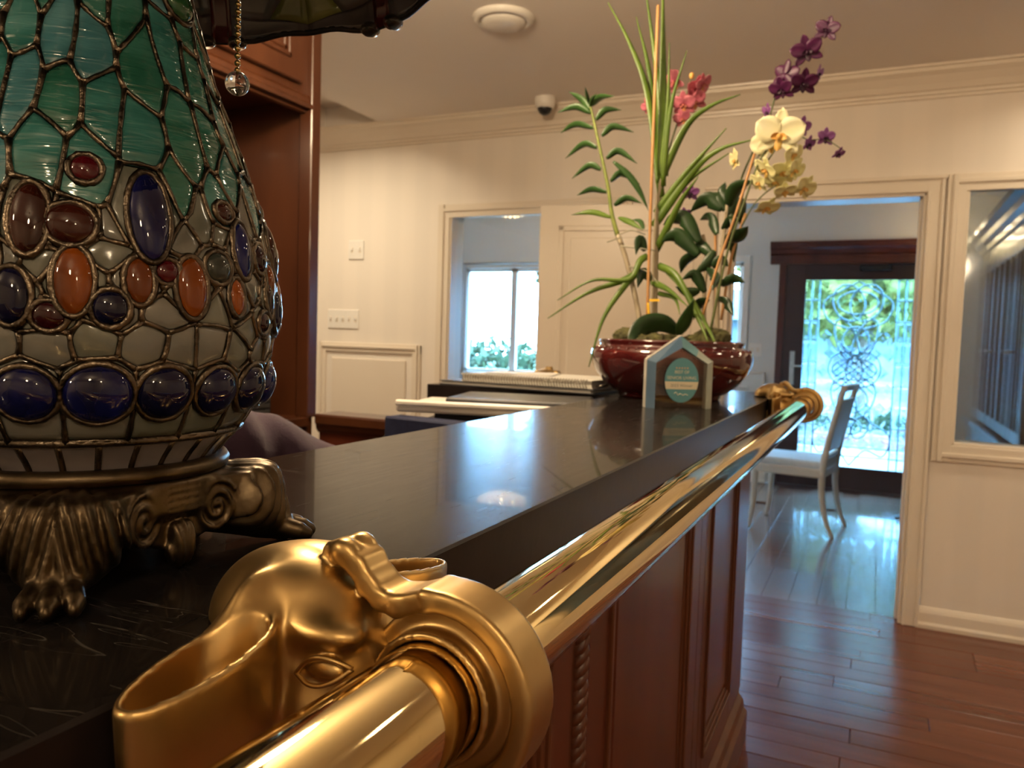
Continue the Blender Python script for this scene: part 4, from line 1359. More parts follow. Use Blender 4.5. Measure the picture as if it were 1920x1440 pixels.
# cast bronze base: four scrolled corner legs ending in claws, shell drops between them
def base_fn(X, Y, Z):
    # fold to one diagonal leg (x along the leg) and one side
    A, B = np.abs(X), np.abs(Y)
    P, Q = (A+B)/math.sqrt(2), (B-A)/math.sqrt(2)          # P along diagonal
    Qa = np.abs(Q)
    rad = np.sqrt(X*X+Y*Y)
    d = np.sqrt(np.maximum(np.abs(rad-0.060)-0.018, 0)**2+np.maximum(np.abs(Z-0.037)-0.006, 0)**2)-0.004    # plate ring
    # leg
    def cap(a, b, r0, r1, qs=1.0):
        return sd_cap(P, Q*qs, Z, (a[0], 0, a[1]), (b[0], 0, b[1]), r0, r1)
    leg = cap((0.066, 0.027), (0.096, 0.0255), 0.019, 0.0215, 0.70)
    leg = smin(leg, cap((0.099, 0.0255), (0.107, 0.016), 0.0205, 0.013, 0.8), 0.008)
    leg = smin(leg, cap((0.107, 0.016), (0.118, 0.008), 0.0105, 0.0085, 0.85), 0.006)
    leg = leg+0.0016*np.sin(Qa*760+Z*190-P*120)*np.clip((P-0.068)/0.02, 0, 1)*np.clip((Z-0.010)/0.01, 0, 1)
    # claw toes
    for s in (0.0, 0.008):
        leg = smin(leg, sd_cap(P, Qa, Z, (0.114, s*0.8, 0.010), (0.132-s*0.4, s*1.35, 0.0065), 0.0062, 0.0052), 0.002)
        leg = smin(leg, sd_ell(P, Qa, Z, (0.1355-s*0.4, s*1.4, 0.0050), (0.0052, 0.0036, 0.0042)), 0.0012)
    # cheek scrolls beside the knee
    rs = np.sqrt((P-0.090)**2+(Z-0.034)**2)
    an = np.arctan2(Z-0.034, P-0.090)
    spiral = np.abs(((rs-0.0024*an/math.pi*1.0) % 0.0058)-0.0029)-0.0016
    scroll = np.maximum(np.maximum(spiral, rs-0.0135), np.abs(Qa-0.0175)-0.0030)
    leg = smin(leg, scroll, 0.0022)
    leg = smin(leg, sd_ell(P, Qa, Z, (0.103, 0.0085, 0.041), (0.006, 0.0045, 0.005)), 0.002)
    d = smin(d, leg, 0.006)
    # apron curtain joining the legs, arched, with a scroll and a shell drop in the middle of each side
    S = np.maximum(A, B)                 # distance along the side normal
    C_ = np.minimum(A, B)                # offset along the side
    off = 0.070+0.010*np.clip(C_/0.05, 0, 1)**2
    arch = 0.014-0.012*np.clip(1-(C_-0.028)**2/0.0006, -1, 1)*0 + 0.010*np.clip((C_-0.012)/0.03, 0, 1)
    apr = np.sqrt(np.maximum(np.abs(S-off)-0.0035, 0)**2+np.maximum(np.abs(Z-(0.041+arch)/2)-(0.041-arch)/2, 0)**2)-0.0025
    apr = np.maximum(apr, C_-0.072)
    d = smin(d, apr, 0.004)
    rs = np.sqrt((C_-0.027)**2+(Z-0.0275)**2)
    an = np.arctan2(Z-0.0275, C_-0.027)
    sp_ = np.abs(((rs+0.0030*an/math.pi) % 0.0062)-0.0031)-0.0014
    sp_ = np.maximum(np.maximum(sp_, rs-0.0150), np.abs(S-off-0.004)-0.0040)
    d = smin(d, sp_, 0.0016)
    net = 0.0006*np.sin(C_*1400+Z*900)*np.sin(C_*1400-Z*900)
    d = d+np.where((C_ < 0.011) & (S > 0.06) & (Z > 0.014), net, 0)
    shell = sd_ell(S, C_, Z, (0.078, 0.0, 0.0135), (0.0075, 0.0098, 0.0125))
    shell = shell+0.0009*np.sin(np.arctan2(C_, Z+0.012)*26)
    d = smin(d, shell, 0.0015)
    d = smax(d, Z-0.047, 0.004)
    return np.maximum(d, 0.0004-Z)
sdf('base', lambda X, Y, Z: base_fn(X/1.03, Y/1.03, Z/1.24), (-0.114, -0.114, -0.003), (0.114, 0.114, 0.062), 0.0014, 'bronze', lamp)

# ---- shade: leaded patches between rim and neck, dragonfly bodies and drop beads at the rim
SHR, SHZ = 0.249, 1.525-TZ
shade = bpy.data.objects.new('lamp_shade', None)
COL.objects.link(shade)
shade.parent = lamp
shade.location = (0, 0, SHZ)
tag(shade, 'dark leaded glass shade with dragonfly bodies')
def shp(th, s, off=0.0):
    sp = max(s, 0.0)
    r = SHR*(1-0.80*sp**1.25)+off
    z = 0.245*(sp**0.80)+min(s, 0.0)*0.5
    wv_ = 0.0035*math.cos((th-R(117))*9)*max(0, 1-s*12) - 0.0012*math.cos((th-R(117))*27)*max(0, 1-s*14)
    return Vector((r*math.cos(th), r*math.sin(th), z-wv_))
sl = []
def patch(name, poly, m, n=4):
    """poly: quad of (deg, s) bilinear"""
    (a, b, c, d) = [(R(p[0]), p[1]) for p in poly]
    V_, F_ = [], []
    for i in range(n+1):
        for j in range(n+1):
            x, y = i/n, j/n
            th = (a[0]*(1-x)+b[0]*x)*(1-y)+(d[0]*(1-x)+c[0]*x)*y
            s = (a[1]*(1-x)+b[1]*x)*(1-y)+(d[1]*(1-x)+c[1]*x)*y
            V_.append(shp(th, s))
    for i in range(n):
        for j in range(n):
            F_.append((i*(n+1)+j, (i+1)*(n+1)+j, (i+1)*(n+1)+j+1, i*(n+1)+j+1))
    o = pyd(name, V_, F_, m, shade, True)
    md = o.modifiers.new('thick', 'SOLIDIFY')
    md.thickness = 0.0025
    for p, q in ((a, b), (b, c), (c, d), (d, a)):
        sl.append(tube_geo([shp(p[0]+(q[0]-p[0])*k/4, p[1]+(q[1]-p[1])*k/4) for k in range(5)], 0.0017, 6))
beads = []
for k in range(9):
    c0 = 117-40*k
    # border
    patch('glass_pane', [(c0+2.2, 0.0), (c0+20, 0.0), (c0+20, 0.012), (c0+2.2, 0.045)], 'shade_mauve', 6)
    patch('glass_pane', [(c0-20, 0.0), (c0-2.2, 0.0), (c0-2.2, 0.045), (c0-20, 0.012)], 'shade_mauve', 6)
    # wings
    patch('glass_pane', [(c0+2.2, 0.045), (c0+11, 0.030), (c0+15, 0.085), (c0+2.2, 0.11)], 'shade_grey')
    patch('glass_pane', [(c0-11, 0.030), (c0-2.2, 0.045), (c0-2.2, 0.11), (c0-15, 0.085)], 'shade_grey')
    # leaves between
    patch('glass_pane', [(c0+11, 0.030), (c0+20, 0.012), (c0+20, 0.095), (c0+15, 0.085)], 'shade_olive')
    patch('glass_pane', [(c0-20, 0.012), (c0-11, 0.030), (c0-15, 0.085), (c0-20, 0.095)], 'shade_olive')
    # body
    patch('dragonfly_body', [(c0-2.2, -0.006), (c0+2.2, -0.006), (c0+2.2, 0.13), (c0-2.2, 0.13)], 'shade_red')
    for q in range(4):
        patch('glass_pane', [(c0+2.2+8.9*(q-2), 0.11+0.0), (c0+2.2+8.9*(q-1), 0.11), (c0+2.2+8.9*(q-1), 0.40), (c0+2.2+8.9*(q-2), 0.40)], 'shade_grey')
        patch('glass_pane', [(c0+10*(q-2), 0.40), (c0+10*(q-1), 0.40), (c0+10*(q-1), 0.97), (c0+10*(q-2), 0.97)], 'shade_olive' if q % 2 else 'shade_grey')
    for s_ in (-3.4, 3.4):
        v, f = sphere_geo(shp(R(c0+s_), 0.0, -0.003)+Vector((0, 0, -0.003)), (0.009, 0.009, 0.0065), 14, 10)
        pyd('eye_bead', v, f, 'crystal', shade, True)
    v, f = sphere_geo(shp(R(c0+20), 0.105, -0.004), 0.006, 12, 8)
    pyd('cabochon', v, f, 'gem_red', shade, True)
sl.append(tube_geo([shp(2*math.pi*k/180, 0.0) for k in range(180)], 0.0030, 6, False, True))
v, f = merge(sl)
pyd('lead_came', v, f, 'shade_lead', shade, True)
lathe('neck_cap', [(0.0001, 0.262), (0.02, 0.262), (0.055, 0.245), (0.056, 0.238)], 'bronze', shade, 32)
tube('stem', [(0, 0, 0.46), (0, 0, SHZ+0.262)], 0.009, 'bronze', lamp, 12)
lathe('neck_ring', [(0.0001, 0.475), (0.030, 0.472), (0.043, 0.462), (0.045, 0.455)], 'bronze', lamp, 32)
# pull chain
pc = (CAM+ray(445, 157)*0.515)-Vector((LX, LY, TZ))
ch = bpy.data.objects.new('pull_chain', None)
COL.objects.link(ch)
ch.parent = lamp
ch.location = pc
v, f = sphere_geo((0, 0, 0), 0.0078, 28, 18)
pyd('glass_ball', v, f, 'crystal', ch, True)
z = 0.0085
v, f = sphere_geo((0, 0, 0), 0.0021, 12, 8)
bm_me = None
for k in range(22):
    if bm_me is None:
        bm_me = pyd('bead', v, f, 'bead', ch, True)
        bm_me.location = (0, 0, z)
    else:
        o = bm_me.copy(); COL.objects.link(o); o.parent = ch; o.location = (0, 0, z)
    z += 0.0047
tube('chain_wire', [(0, 0, 0.004), (0, 0, z)], 0.0006, 'bead', ch, 6)
tube('chain_arm', [(0, 0, z-0.003), (-pc.x*0.3, -pc.y*0.3, z+0.012), (-pc.x, -pc.y, z+0.015)], 0.002, 'bronze', ch, 8)

# ================================================================== wooden wall hutch behind the counter
hu = thing('wall_hutch', (-1.70, 2.07, 0), 'tall reddish wood hutch with panelled upper cupboard behind the lamp', 'hutch')
HD = 0.48      # depth towards -x
HL = 1.75      # length towards the viewer
box('side_panel', (-HD, 0.0, 0.0), (-0.012, 0.028, CZ-0.005), 'oak', hu, 0.002)
box('front_stile', (-0.050, -0.012, 0.96), (0.0, 0.034, CZ-0.004), 'oak', hu, 0.003)
box('side_panel', (-HD, -HL, 0.0), (-0.012, -HL+0.028, CZ-0.005), 'oak', hu, 0.002)
box('back_panel', (-HD-0.02, -HL, 0.0), (-HD, 0.028, CZ-0.005), 'oak', hu, 0.002)
box('upper_body', (-HD, -HL+0.028, 1.995), (-0.022, 0.0, CZ-0.006), 'oak', hu, 0.002)
sweep('lower_moulding', [(0, 0), (0.022, 0), (0.024, 0.012), (0.015, 0.02), (0.013, 0.034), (0.004, 0.045), (0, 0.046)], (-0.022, -HL, 1.965), (-0.022, 0.0, 1.965), 'oak', hu, out=(1, 0, 0))
box('light_rail', (-0.045, -HL, 1.955), (-0.022, 0.0, 1.996), 'oak', hu, 0.002)
for k in range(3):
    y1 = -0.055-k*0.56
    d_ = box('cupboard_door', (-0.022, y1-0.52, 2.035), (0.0, y1, CZ-0.03), 'oak', hu, 0.003)
    L_ = []
    for i, dd in ((0.06, 0.007), (0.078, 0.003)):
        a0, a1, b0, b1 = y1-0.52+i, y1-i, 2.035+i, CZ-0.03-i
        L_ += [((-0.01, a0, b0), (dd, a0+0.014, b1)), ((-0.01, a1-0.014, b0), (dd, a1, b1)), ((-0.01, a0, b0), (dd, a1, b0+0.014)), ((-0.01, a0, b1-0.014), (dd, a1, b1))]
    boxes('door_moulding', L_, 'oak', d_, 0.003)
    box('door_field', (-0.01, y1-0.52+0.11, 2.035+0.11), (0.004, y1-0.11, CZ-0.03-0.11), 'oak', d_, 0.008)
box('worktop', (-HD, -HL, 0.93), (-0.002, 0.0, 0.962), 'oak', hu, 0.003)
box('lower_body', (-HD, -HL+0.028, 0.0), (-0.03, 0.0, 0.93), 'oak', hu, 0.002)
pk = thing('puck_light', (-2.02, 1.55, 1.993), 'small warm puck light under the hutch cupboard', 'cabinet light')
lathe('puck_ring', [(0.032, 0.0), (0.034, -0.008), (0.026, -0.010), (0.026, 0.0)], 'bead', pk, 24)
lathe('puck_lens', [(0.0001, -0.006), (0.026, -0.006)], 'lens', pk, 20)
d_ = bpy.data.lights.new('puck_lamp', 'AREA')
d_.shape = 'DISK'
d_.size = 0.05
d_.energy = 1.6
d_.color = (1.0, 0.74, 0.45)
o_ = bpy.data.objects.new('puck_lamp', d_)
COL.objects.link(o_)
o_.parent = pk
o_.location = (0, 0, -0.014)
bx_ = thing('black_speaker_box', (-1.88, 1.90, 0.962), 'small black box standing inside the wooden hutch', 'box')
box('body', (-0.08, -0.10, 0.0), (0.08, 0.10, 0.135), 'dark', bx_, 0.006)
boxes('front_grille', [((0.078, -0.09, 0.012+0.02*k), (0.083, 0.09, 0.024+0.02*k)) for k in range(6)], 'hole', bx_, 0.001)
ld = thing('wood_ledge', (-1.70, 2.10, 0), 'dark wood half wall with moulded cap joined to the hutch', 'half wall')
box('panel', (0.0, 0.02, 0.0), (0.50, 0.10, 0.935), 'mahog', ld, 0.002)
box('cap', (-0.0, -0.01, 0.935), (0.52, 0.12, 0.972), 'oak', ld, 0.006)
sweep('cap_moulding', [(0, 0), (0.018, 0), (0.016, -0.014), (0.006, -0.026), (0, -0.028)], (0.0, 0.02, 0.935), (0.50, 0.02, 0.935), 'oak', ld)

# ================================================================== things behind and on the counter
dk = thing('staff_desk', (-1.05, 1.25, 0), 'low wooden staff desk tucked behind the counter', 'desk')
box('desk_top', (-0.05, -0.85, 0.72), (0.40, 0.78, 0.75), 'mahog', dk, 0.004)
for x in (0.0, 0.35):
    for y in (-0.8, 0.72):
        box('leg', (x-0.025, y-0.025, 0), (x+0.025, y+0.025, 0.72), 'mahog', dk, 0.004)
# navy file box
p = CAM+ray(720, 780)*1.85
q = CAM+ray(880, 796)*1.72
nbx = thing('navy_file_box', (p.x, p.y, 0.75), 'navy blue flat-topped box standing behind the counter edge', 'file box')
w_ = 0.24
ang = math.atan2(q.y-p.y, q.x-p.x)
nbx.rotation_euler = (0, 0, ang)
hN = p.z-0.75
boxes('box_shell', [((0, 0, 0), (w_, 0.06, hN))], 'navy', nbx, 0.004)
box('lid_seam', (-0.001, -0.001, hN-0.05), (w_+0.001, 0.061, hN-0.047), 'dark', nbx, 0)
# printer / paper tray unit on the desk
pr = thing('desk_printer', (-0.85, 1.80, 0.775), 'grey and white printer with paper tray behind the counter', 'printer', rz=R(14))
box('body', (-0.23, -0.13, -0.025), (0.20, 0.14, 0.255), 'printer', pr, 0.012, 2)
box('output_slot', (-0.15, -0.134, 0.262), (0.20, 0.10, 0.286), 'dark', pr, 0.003)
box('paper_tray', (-0.24, -0.16, 0.286), (0.22, 0.13, 0.302), 'white', pr, 0.005)
box('tray_lip', (-0.24, -0.17, 0.302), (0.22, -0.155, 0.316), 'white', pr, 0.004)
box('top_lid', (-0.13, -0.11, 0.302), (0.21, 0.13, 0.322), 'cover', pr, 0.004)
# folder + spiral notebook on the return counter
fo_ = thing('dark_folder', (-0.935, 2.18, TZ), 'dark document folder lying under the spiral notebook', 'folder', rz=R(-4))
box('cover', (-0.24, -0.16, 0.0), (0.26, 0.15, 0.004), 'cover', fo_, 0.001)
box('sheets', (-0.235, -0.155, 0.004), (0.25, 0.145, 0.011), 'paper_white', fo_, 0)
box('cover_upper', (-0.24, -0.16, 0.011), (0.26, 0.15, 0.014), 'cover', fo_, 0.001)
clip = tube('clip', [(0.242, -0.10, 0.018), (0.272, -0.085, 0.026), (0.242, -0.07, 0.018)], 0.004, 'metal', fo_, 8)
no = thing('spiral_notebook', (-0.91, 2.155, TZ+0.0145), 'thick white spiral bound notebook lying on the return counter', 'notebook', rz=R(-3))
box('back_cover', (-0.20, -0.125, 0.0), (0.22, 0.15, 0.002), 'paper_white', no, 0)
box('pages', (-0.195, -0.118, 0.002), (0.215, 0.145, 0.020), 'paper_white', no, 0.001)
box('front_cover', (-0.20, -0.125, 0.020), (0.22, 0.15, 0.0222), 'paper_white', no, 0)
pts = []
for k in range(46*8+1):
    a = 2*math.pi*k/8
    pts.append((-0.19+0.40*k/(46*8), -0.124+0.0125*math.cos(a), 0.011+0.0130*math.sin(a)))
tube('spiral_binding', pts, 0.0014, 'metal', no, 5)
pa = thing('loose_papers', (-0.98, 2.20, TZ+0.0372), 'loose white sheets lying on top of the spiral notebook', 'papers', rz=R(10))
for k in range(4):
    s_ = box('sheet', (-0.10, -0.09, 0.0008*k), (0.10, 0.075, 0.0008*k+0.0006), 'paper_white', pa, 0)
    s_.rotation_euler = (0, 0, R(4*k-5))

# ---- red glazed planter bowl
PCX, PCY = -0.500, 2.075
pot = thing('planter_bowl', (PCX, PCY, TZ), 'wide glossy dark red glazed bowl holding the orchids', 'planter')
prof_ = [(0.0001, 0.004), (0.10, 0.004), (0.122, 0.0), (0.126, 0.006), (0.126, 0.012), (0.140, 0.018), (0.166, 0.040), (0.187, 0.068), (0.197, 0.092), (0.200, 0.108),
         (0.198, 0.124), (0.186, 0.132), (0.178, 0.136), (0.176, 0.142), (0.180, 0.147), (0.178, 0.152), (0.170, 0.1535), (0.163, 0.150), (0.160, 0.138), (0.165, 0.120), (0.0001, 0.11)]
lathe('bowl', prof_, 'pot', pot, 72, (0, 0, 0), 1.07, 0.94)
g = []
for k in range(46):      # raised studs round the shoulder
    a = 2*math.pi*k/46
    g.append(sphere_geo((1.07*0.190*math.cos(a), 0.94*0.190*math.sin(a), 0.1285), (0.0065, 0.0065, 0.005), 8, 6))
v, f = merge(g)
st = pyd('stud_band', v, f, 'pot', pot, True)
st['kind'] = 'stuff'
def mossf(X, Y, Z):
    d = sd_ell(X, Y, Z, (0, 0, 0.105), (0.155, 0.138, 0.052))
    g_ = random.Random(5)
    for k in range(26):
        a, r_ = g_.uniform(0, 6.28), 0.13*math.sqrt(g_.random())
        d = smin(d, sd_ell(X, Y, Z, (r_*math.cos(a), 0.9*r_*math.sin(a), 0.150+g_.uniform(-.008, .014)), (g_.uniform(.014, .030), g_.uniform(.014, .030), g_.uniform(.010, .018))), 0.012)
    for c_ in ((-0.105, -0.05, 0.160), (0.120, -0.02, 0.164), (0.10, 0.03, 0.166)):
        d = smin(d, sd_ell(X, Y, Z, c_, (0.040, 0.035, 0.024)), 0.012)
    d = d+0.0045*np.sin(X*310+Z*90)*np.sin(Y*280)*np.sin(Z*330+X*50)
    return np.maximum(d, 0.118-Z)
ms = sdf('moss_mound', mossf, (-0.18, -0.17, 0.11), (0.18, 0.17, 0.205), 0.0038, 'moss', pot)

# ---- orchids
def leaf_geo(pts, width, thick=0.0016, fold=0.25, side=None, tipw=0.0, n=7, shape=0.9):
    C_ = catmull(pts, n)
    m = len(C_)
    V_, F_ = [], []
    for i, p in enumerate(C_):
        t = i/(m-1)
        T = (C_[min(i+1, m-1)]-C_[max(i-1, 0)]).normalized()
        sd = side if side is not None else _f
        s = T.cross(sd)
        if s.length < 1e-4: s = Vector((1, 0, 0))
        s.normalize()
        nrm = s.cross(T).normalized()
        w = width*(tipw+(1-tipw)*math.sin(math.pi*min(1, (0.10+0.90*t))**shape))
        w = max(w, 0.0006)
        for a, h in ((-1, 0), (-0.5, -fold*0.5), (0, -fold), (0.5, -fold*0.5), (1, 0)):
            V_.append(p+s*(a*w/2)+nrm*(h*w*0.5))
        for a, h in ((1, 0), (0.5, -fold*0.5), (0, -fold), (-0.5, -fold*0.5), (-1, 0)):
            V_.append(p+s*(a*w/2)+nrm*(h*w*0.5-thick*(1-abs(a)*0.6)))
    for i in range(m-1):
        for k in range(10):
            k2 = (k+1) % 10
            F_.append((i*10+k, i*10+k2, (i+1)*10+k2, (i+1)*10+k))
    F_.append(tuple(range(10))[::-1])
    F_.append(tuple((m-1)*10+k for k in range(10)))
    return V_, F_
def leaf(pl, pxs, width, m, dy=0.0, **kw):
    """pxs: (x, y[, Y]) along the midrib"""
    pts = []
    for i, q in enumerate(pxs):
        Y = (q[2] if len(q) > 2 else PCY+dy*i/(len(pxs)-1))
        pts.append(at(q[0], q[1], Y)-pl.location)
    v, f = leaf_geo(pts, width, **kw)
    return pyd('leaf', v, f, m, pl, True)
def stem(pl, name, pxs, rad, m, Y=None):
    pts = [at(q[0], q[1], q[2] if len(q) > 2 else (Y or PCY))-pl.location for q in pxs]
    C_ = catmull(pts, 5)
    n = len(C_)
    if hasattr(rad, '__len__'):
        rad = [rad[0]+(rad[1]-rad[0])*i/(n-1) for i in range(n)]
    return tube(name, C_, rad, m, pl, 8)
def petal_geo(L_, w, ang, cup, tilt, pinch=0.35, n=7):
    """petal in the flower's x (right), y (up) plane, z to the viewer"""
    V_, F_ = [], []
    ca, sa = math.cos(ang), math.sin(ang)
    for i in range(n+1):
        t = i/n
        hw = w/2*(math.sin(math.pi*min(1.0, pinch*0.25+t*(1-pinch*0.25)*0.98)))**0.65 if 0 < t < 1 else 0.0006
        for k in range(-2, 3):
            b = k/2
            x, y = hw*b, L_*t
            z = cup*(b*b)*hw*1.2+tilt*t*L_-0.25*tilt*t*t*L_
            V_.append((x*ca-y*sa, x*sa+y*ca, z))
    for i in range(n):
        for k in range(4):
            F_.append((i*5+k, i*5+k+1, (i+1)*5+k+1, (i+1)*5+k))
    return V_, F_
def flower(pl, px, py, Y, dia, kind, yaw=0.0, pit=0.0, roll=0.0):
    """dia in pixels at that distance"""
    c = at(px, py, Y)
    dep = (c-CAM).dot(_f)
    s = dia*dep/FPX/2
    fo = bpy.data.objects.new('flower', None)
    COL.objects.link(fo)
    fo.parent = pl
    fz = (CAM-c).normalized()
    fx = Vector((0, 0, 1)).cross(fz).normalized()
    fy = fz.cross(fx)
    rot = Matrix((fx, fy, fz)).transposed() @ Matrix.Rotation(yaw, 3, 'Y') @ Matrix.Rotation(pit, 3, 'X') @ Matrix.Rotation(roll, 3, 'Z')
    fo.matrix_local = Matrix.Translation(c-pl.location) @ rot.to_4x4()
    col, lip = {'purple': ('purple', 'purple_dark'), 'lilac': ('lilac', 'purple_dark'), 'yellow': ('yellow', 'orange_lip'),
                'yellow2': ('yellow2', 'orange_lip'), 'pink': ('pink', 'pink_lip')}[kind]
    wide = 1.05 if kind.startswith('yellow') else (0.85 if kind in ('purple', 'lilac') else 0.95)
    for a, L_, w, z in ((0, 1.0, 0.55, -0.003), (math.radians(128), 1.0, 0.52, -0.002), (-math.radians(128), 1.0, 0.52, -0.002),
                        (math.radians(66), 1.02, wide, 0.001), (-math.radians(66), 1.02, wide, 0.001)):
        v, f = petal_geo(L_*s, w*s, a, 0.18, 0.12)
        v = [(x, y, q+z) for x, y, q in v]
        o = pyd('petal', v, f, col, fo, True)
        md = o.modifiers.new('thick', 'SOLIDIFY')
        md.thickness = 0.0008
    v1, f1 = petal_geo(0.62*s, 0.42*s, math.pi, -0.5, 0.35)
    v2, f2 = sphere_geo((0, -0.08*s, 0.10*s), (0.11*s, 0.13*s, 0.13*s), 10, 8)
    v3, f3 = petal_geo(0.32*s, 0.26*s, math.radians(110), 0.5, 0.8)
    v4, f4 = petal_geo(0.32*s, 0.26*s, -math.radians(110), 0.5, 0.8)
    v, f = merge([(v1, f1), (v2, f2), (v3, f3), (v4, f4)])
    o = pyd('lip', v, f, lip, fo, True)
    return fo

base_pt = Vector((PCX, PCY, TZ+0.15))
def plant(name, label, dx=0.0, dy=0.0):
    return thing(name, (PCX+dx, PCY+dy, TZ+0.15), label, 'orchid', 'orchids in the red bowl')

# left: tall cane orchid with paired narrow leaves
pA = plant('cane_orchid', 'tall leafy cane orchid leaning left in the bowl', -0.07, 0.0)
stem(pA, 'cane', [(1205, 640), (1192, 560), (1172, 480), (1158, 440)], (0.0075, 0.0068), 'cane_dry')
stem(pA, 'cane', [(1158, 442), (1147, 400), (1140, 350), (1125, 280), (1112, 220), (1105, 192)], (0.0066, 0.003), 'cane')
LA = [((1107, 205), (1090, 186), (1067, 172)), ((1108, 212), (1080, 200), (1045, 211)), ((1113, 240), (1080, 233), (1051, 249)),
      ((1120, 277), (1095, 270), (1060, 297)), ((1127, 318), (1105, 310), (1072, 335)), ((1138, 360), (1110, 355), (1082, 366)),
      ((1110, 198), (1125, 182), (1152, 180)), ((1117, 225), (1135, 206), (1165, 206)),
      ((1128, 255), (1150, 237), (1189, 248)), ((1137, 297), (1160, 283), (1195, 307)), ((1144, 340), (1165, 325), (1200, 345)),
      ((1152, 385), (1175, 371), (1203, 381)), ((1106, 200), (1110, 185), (1119, 175)), ((1105, 195), (1101, 180), (1097, 163))]
for i, L_ in enumerate(LA):
    leaf(pA, L_, 0.021 if i < 12 else 0.010, 'leaf_mid', dy=RNG.uniform(-0.07, 0.05), side=(_f+Vector((0, 0, 0.9))).normalized(), fold=0.35)
leaf(pA, ((1146, 408), (1110, 398), (1071, 403)), 0.016, 'leaf_strap', dy=-0.03)
leaf(pA, ((1160, 408), (1182, 417), (1206, 432)), 0.017, 'leaf_strap', dy=-0.04)
leaf(pA, ((1150, 303), (1180, 330), (1200, 360), (1216, 395)), 0.019, 'leaf_mid', dy=0.05)
leaf(pA, ((1207, 430), (1200, 415), (1185, 412)), 0.014, 'leaf_mid', dy=0.05)
for q in (((1160, 440), (1185, 432), (1210, 440)), ((1165, 462), (1195, 465), (1230, 470)), ((1162, 445), (1150, 450), (1138, 454)), ((1180, 500), (1215, 510), (1240, 540))):
    stem(pA, 'aerial_root', q, (0.0022, 0.0014), 'root', PCY-0.02)

# centre: strap-leaved orchid with pink flowers
pB = plant('strap_leaf_orchid', 'strap-leaved orchid with tall upright leaves and pink flowers', 0.0, 0.0)
stem(pB, 'cane', [(1225, 640), (1228, 520), (1232, 400), (1240, 330)], (0.010, 0.006), 'cane_dry')
LB = [(((1240, 370), (1215, 180), (1180, 80), (1140, 5)), 0.016), (((1238, 320), (1218, 140), (1193, 32)), 0.014),
      (((1240, 350), (1236, 180), (1210, -25)), 0.019), (((1243, 330), (1243, 160), (1243, -40)), 0.024),
      (((1238, 350), (1252, 200), (1255, 80)), 0.012), (((1240, 350), (1258, 200), (1288, 95)), 0.012), (((1235, 345), (1285, 240), (1330, 200), (1388, 177)), 0.016),
      (((1230, 400), (1290, 320), (1362, 240)), 0.016), (((1225, 425), (1300, 320), (1350, 280), (1411, 262)), 0.017),
      (((1228, 420), (1290, 340), (1367, 287)), 0.014), (((1230, 470), (1275, 380), (1310, 330)), 0.015),
      (((1214, 480), (1200, 490), (1178, 524), (1110, 526), (1045, 563)), 0.014), (((1200, 510), (1165, 527), (1100, 550), (1027, 597)), 0.015),
      (((1190, 515), (1168, 540), (1130, 600), (1104, 688)), 0.015), (((1235, 498), (1270, 520), (1310, 600), (1328, 642)), 0.015),
      (((1245, 500), (1285, 545), (1330, 620), (1357, 682)), 0.014), (((1222, 528), (1255, 545), (1290, 575)), 0.013),
      (((1235, 550), (1265, 560), (1275, 590)), 0.010)]
for i, (L_, w) in enumerate(LB):
    leaf(pB, L_, w*1.35, 'leaf_strap', dy=(-0.10 if i >= 11 else RNG.uniform(-0.05, 0.05)), fold=0.3, shape=0.42, tipw=0.12, side=(_f+Vector((0.25*((i % 3)-1), 0, 0.2))).normalized())
stem(pB, 'stake', [(1212, 640), (1222, 330), (1234, 10)], 0.0042, 'stake', PCY-0.03)
stem(pB, 'plant_tag', [(1215, 568), (1217, 590), (1216, 610)], 0.003, 'tag', PCY-0.04)
box('plant_tag', (0, 0, 0), (0.028, 0.001, 0.006), 'tag', pB, 0)
for o in [x for x in pB.children if x.name.startswith('plant_tag')][-1:]:
    o.location = at(1217, 565, PCY-0.04)-pB.location
stem(pB, 'flower_spike', [(1236, 400), (1250, 300), (1275, 215), (1290, 170), (1297, 142)], (0.0028, 0.0015), 'spike', PCY+0.06)
for px, py, d, a in ((1265, 152, 54, -0.9), (1282, 195, 50, -0.3), (1305, 168, 54, 0.7), (1300, 190, 52, 0.2), (1280, 222, 38, -0.4), (1222, 190, 40, -1.0), (1317, 158, 44, 0.9), (1215, 200, 30, -0.6)):
    flower(pB, px, py, PCY+0.05+RNG.uniform(-.02, .02), d, 'pink', yaw=a, pit=0.3, roll=RNG.uniform(-.5, .5))
v, f = sphere_geo(at(1297, 142, PCY+0.06)-pB.location, (0.007, 0.007, 0.009), 10, 8)
pyd('bud', v, f, 'orange_lip', pB, True)

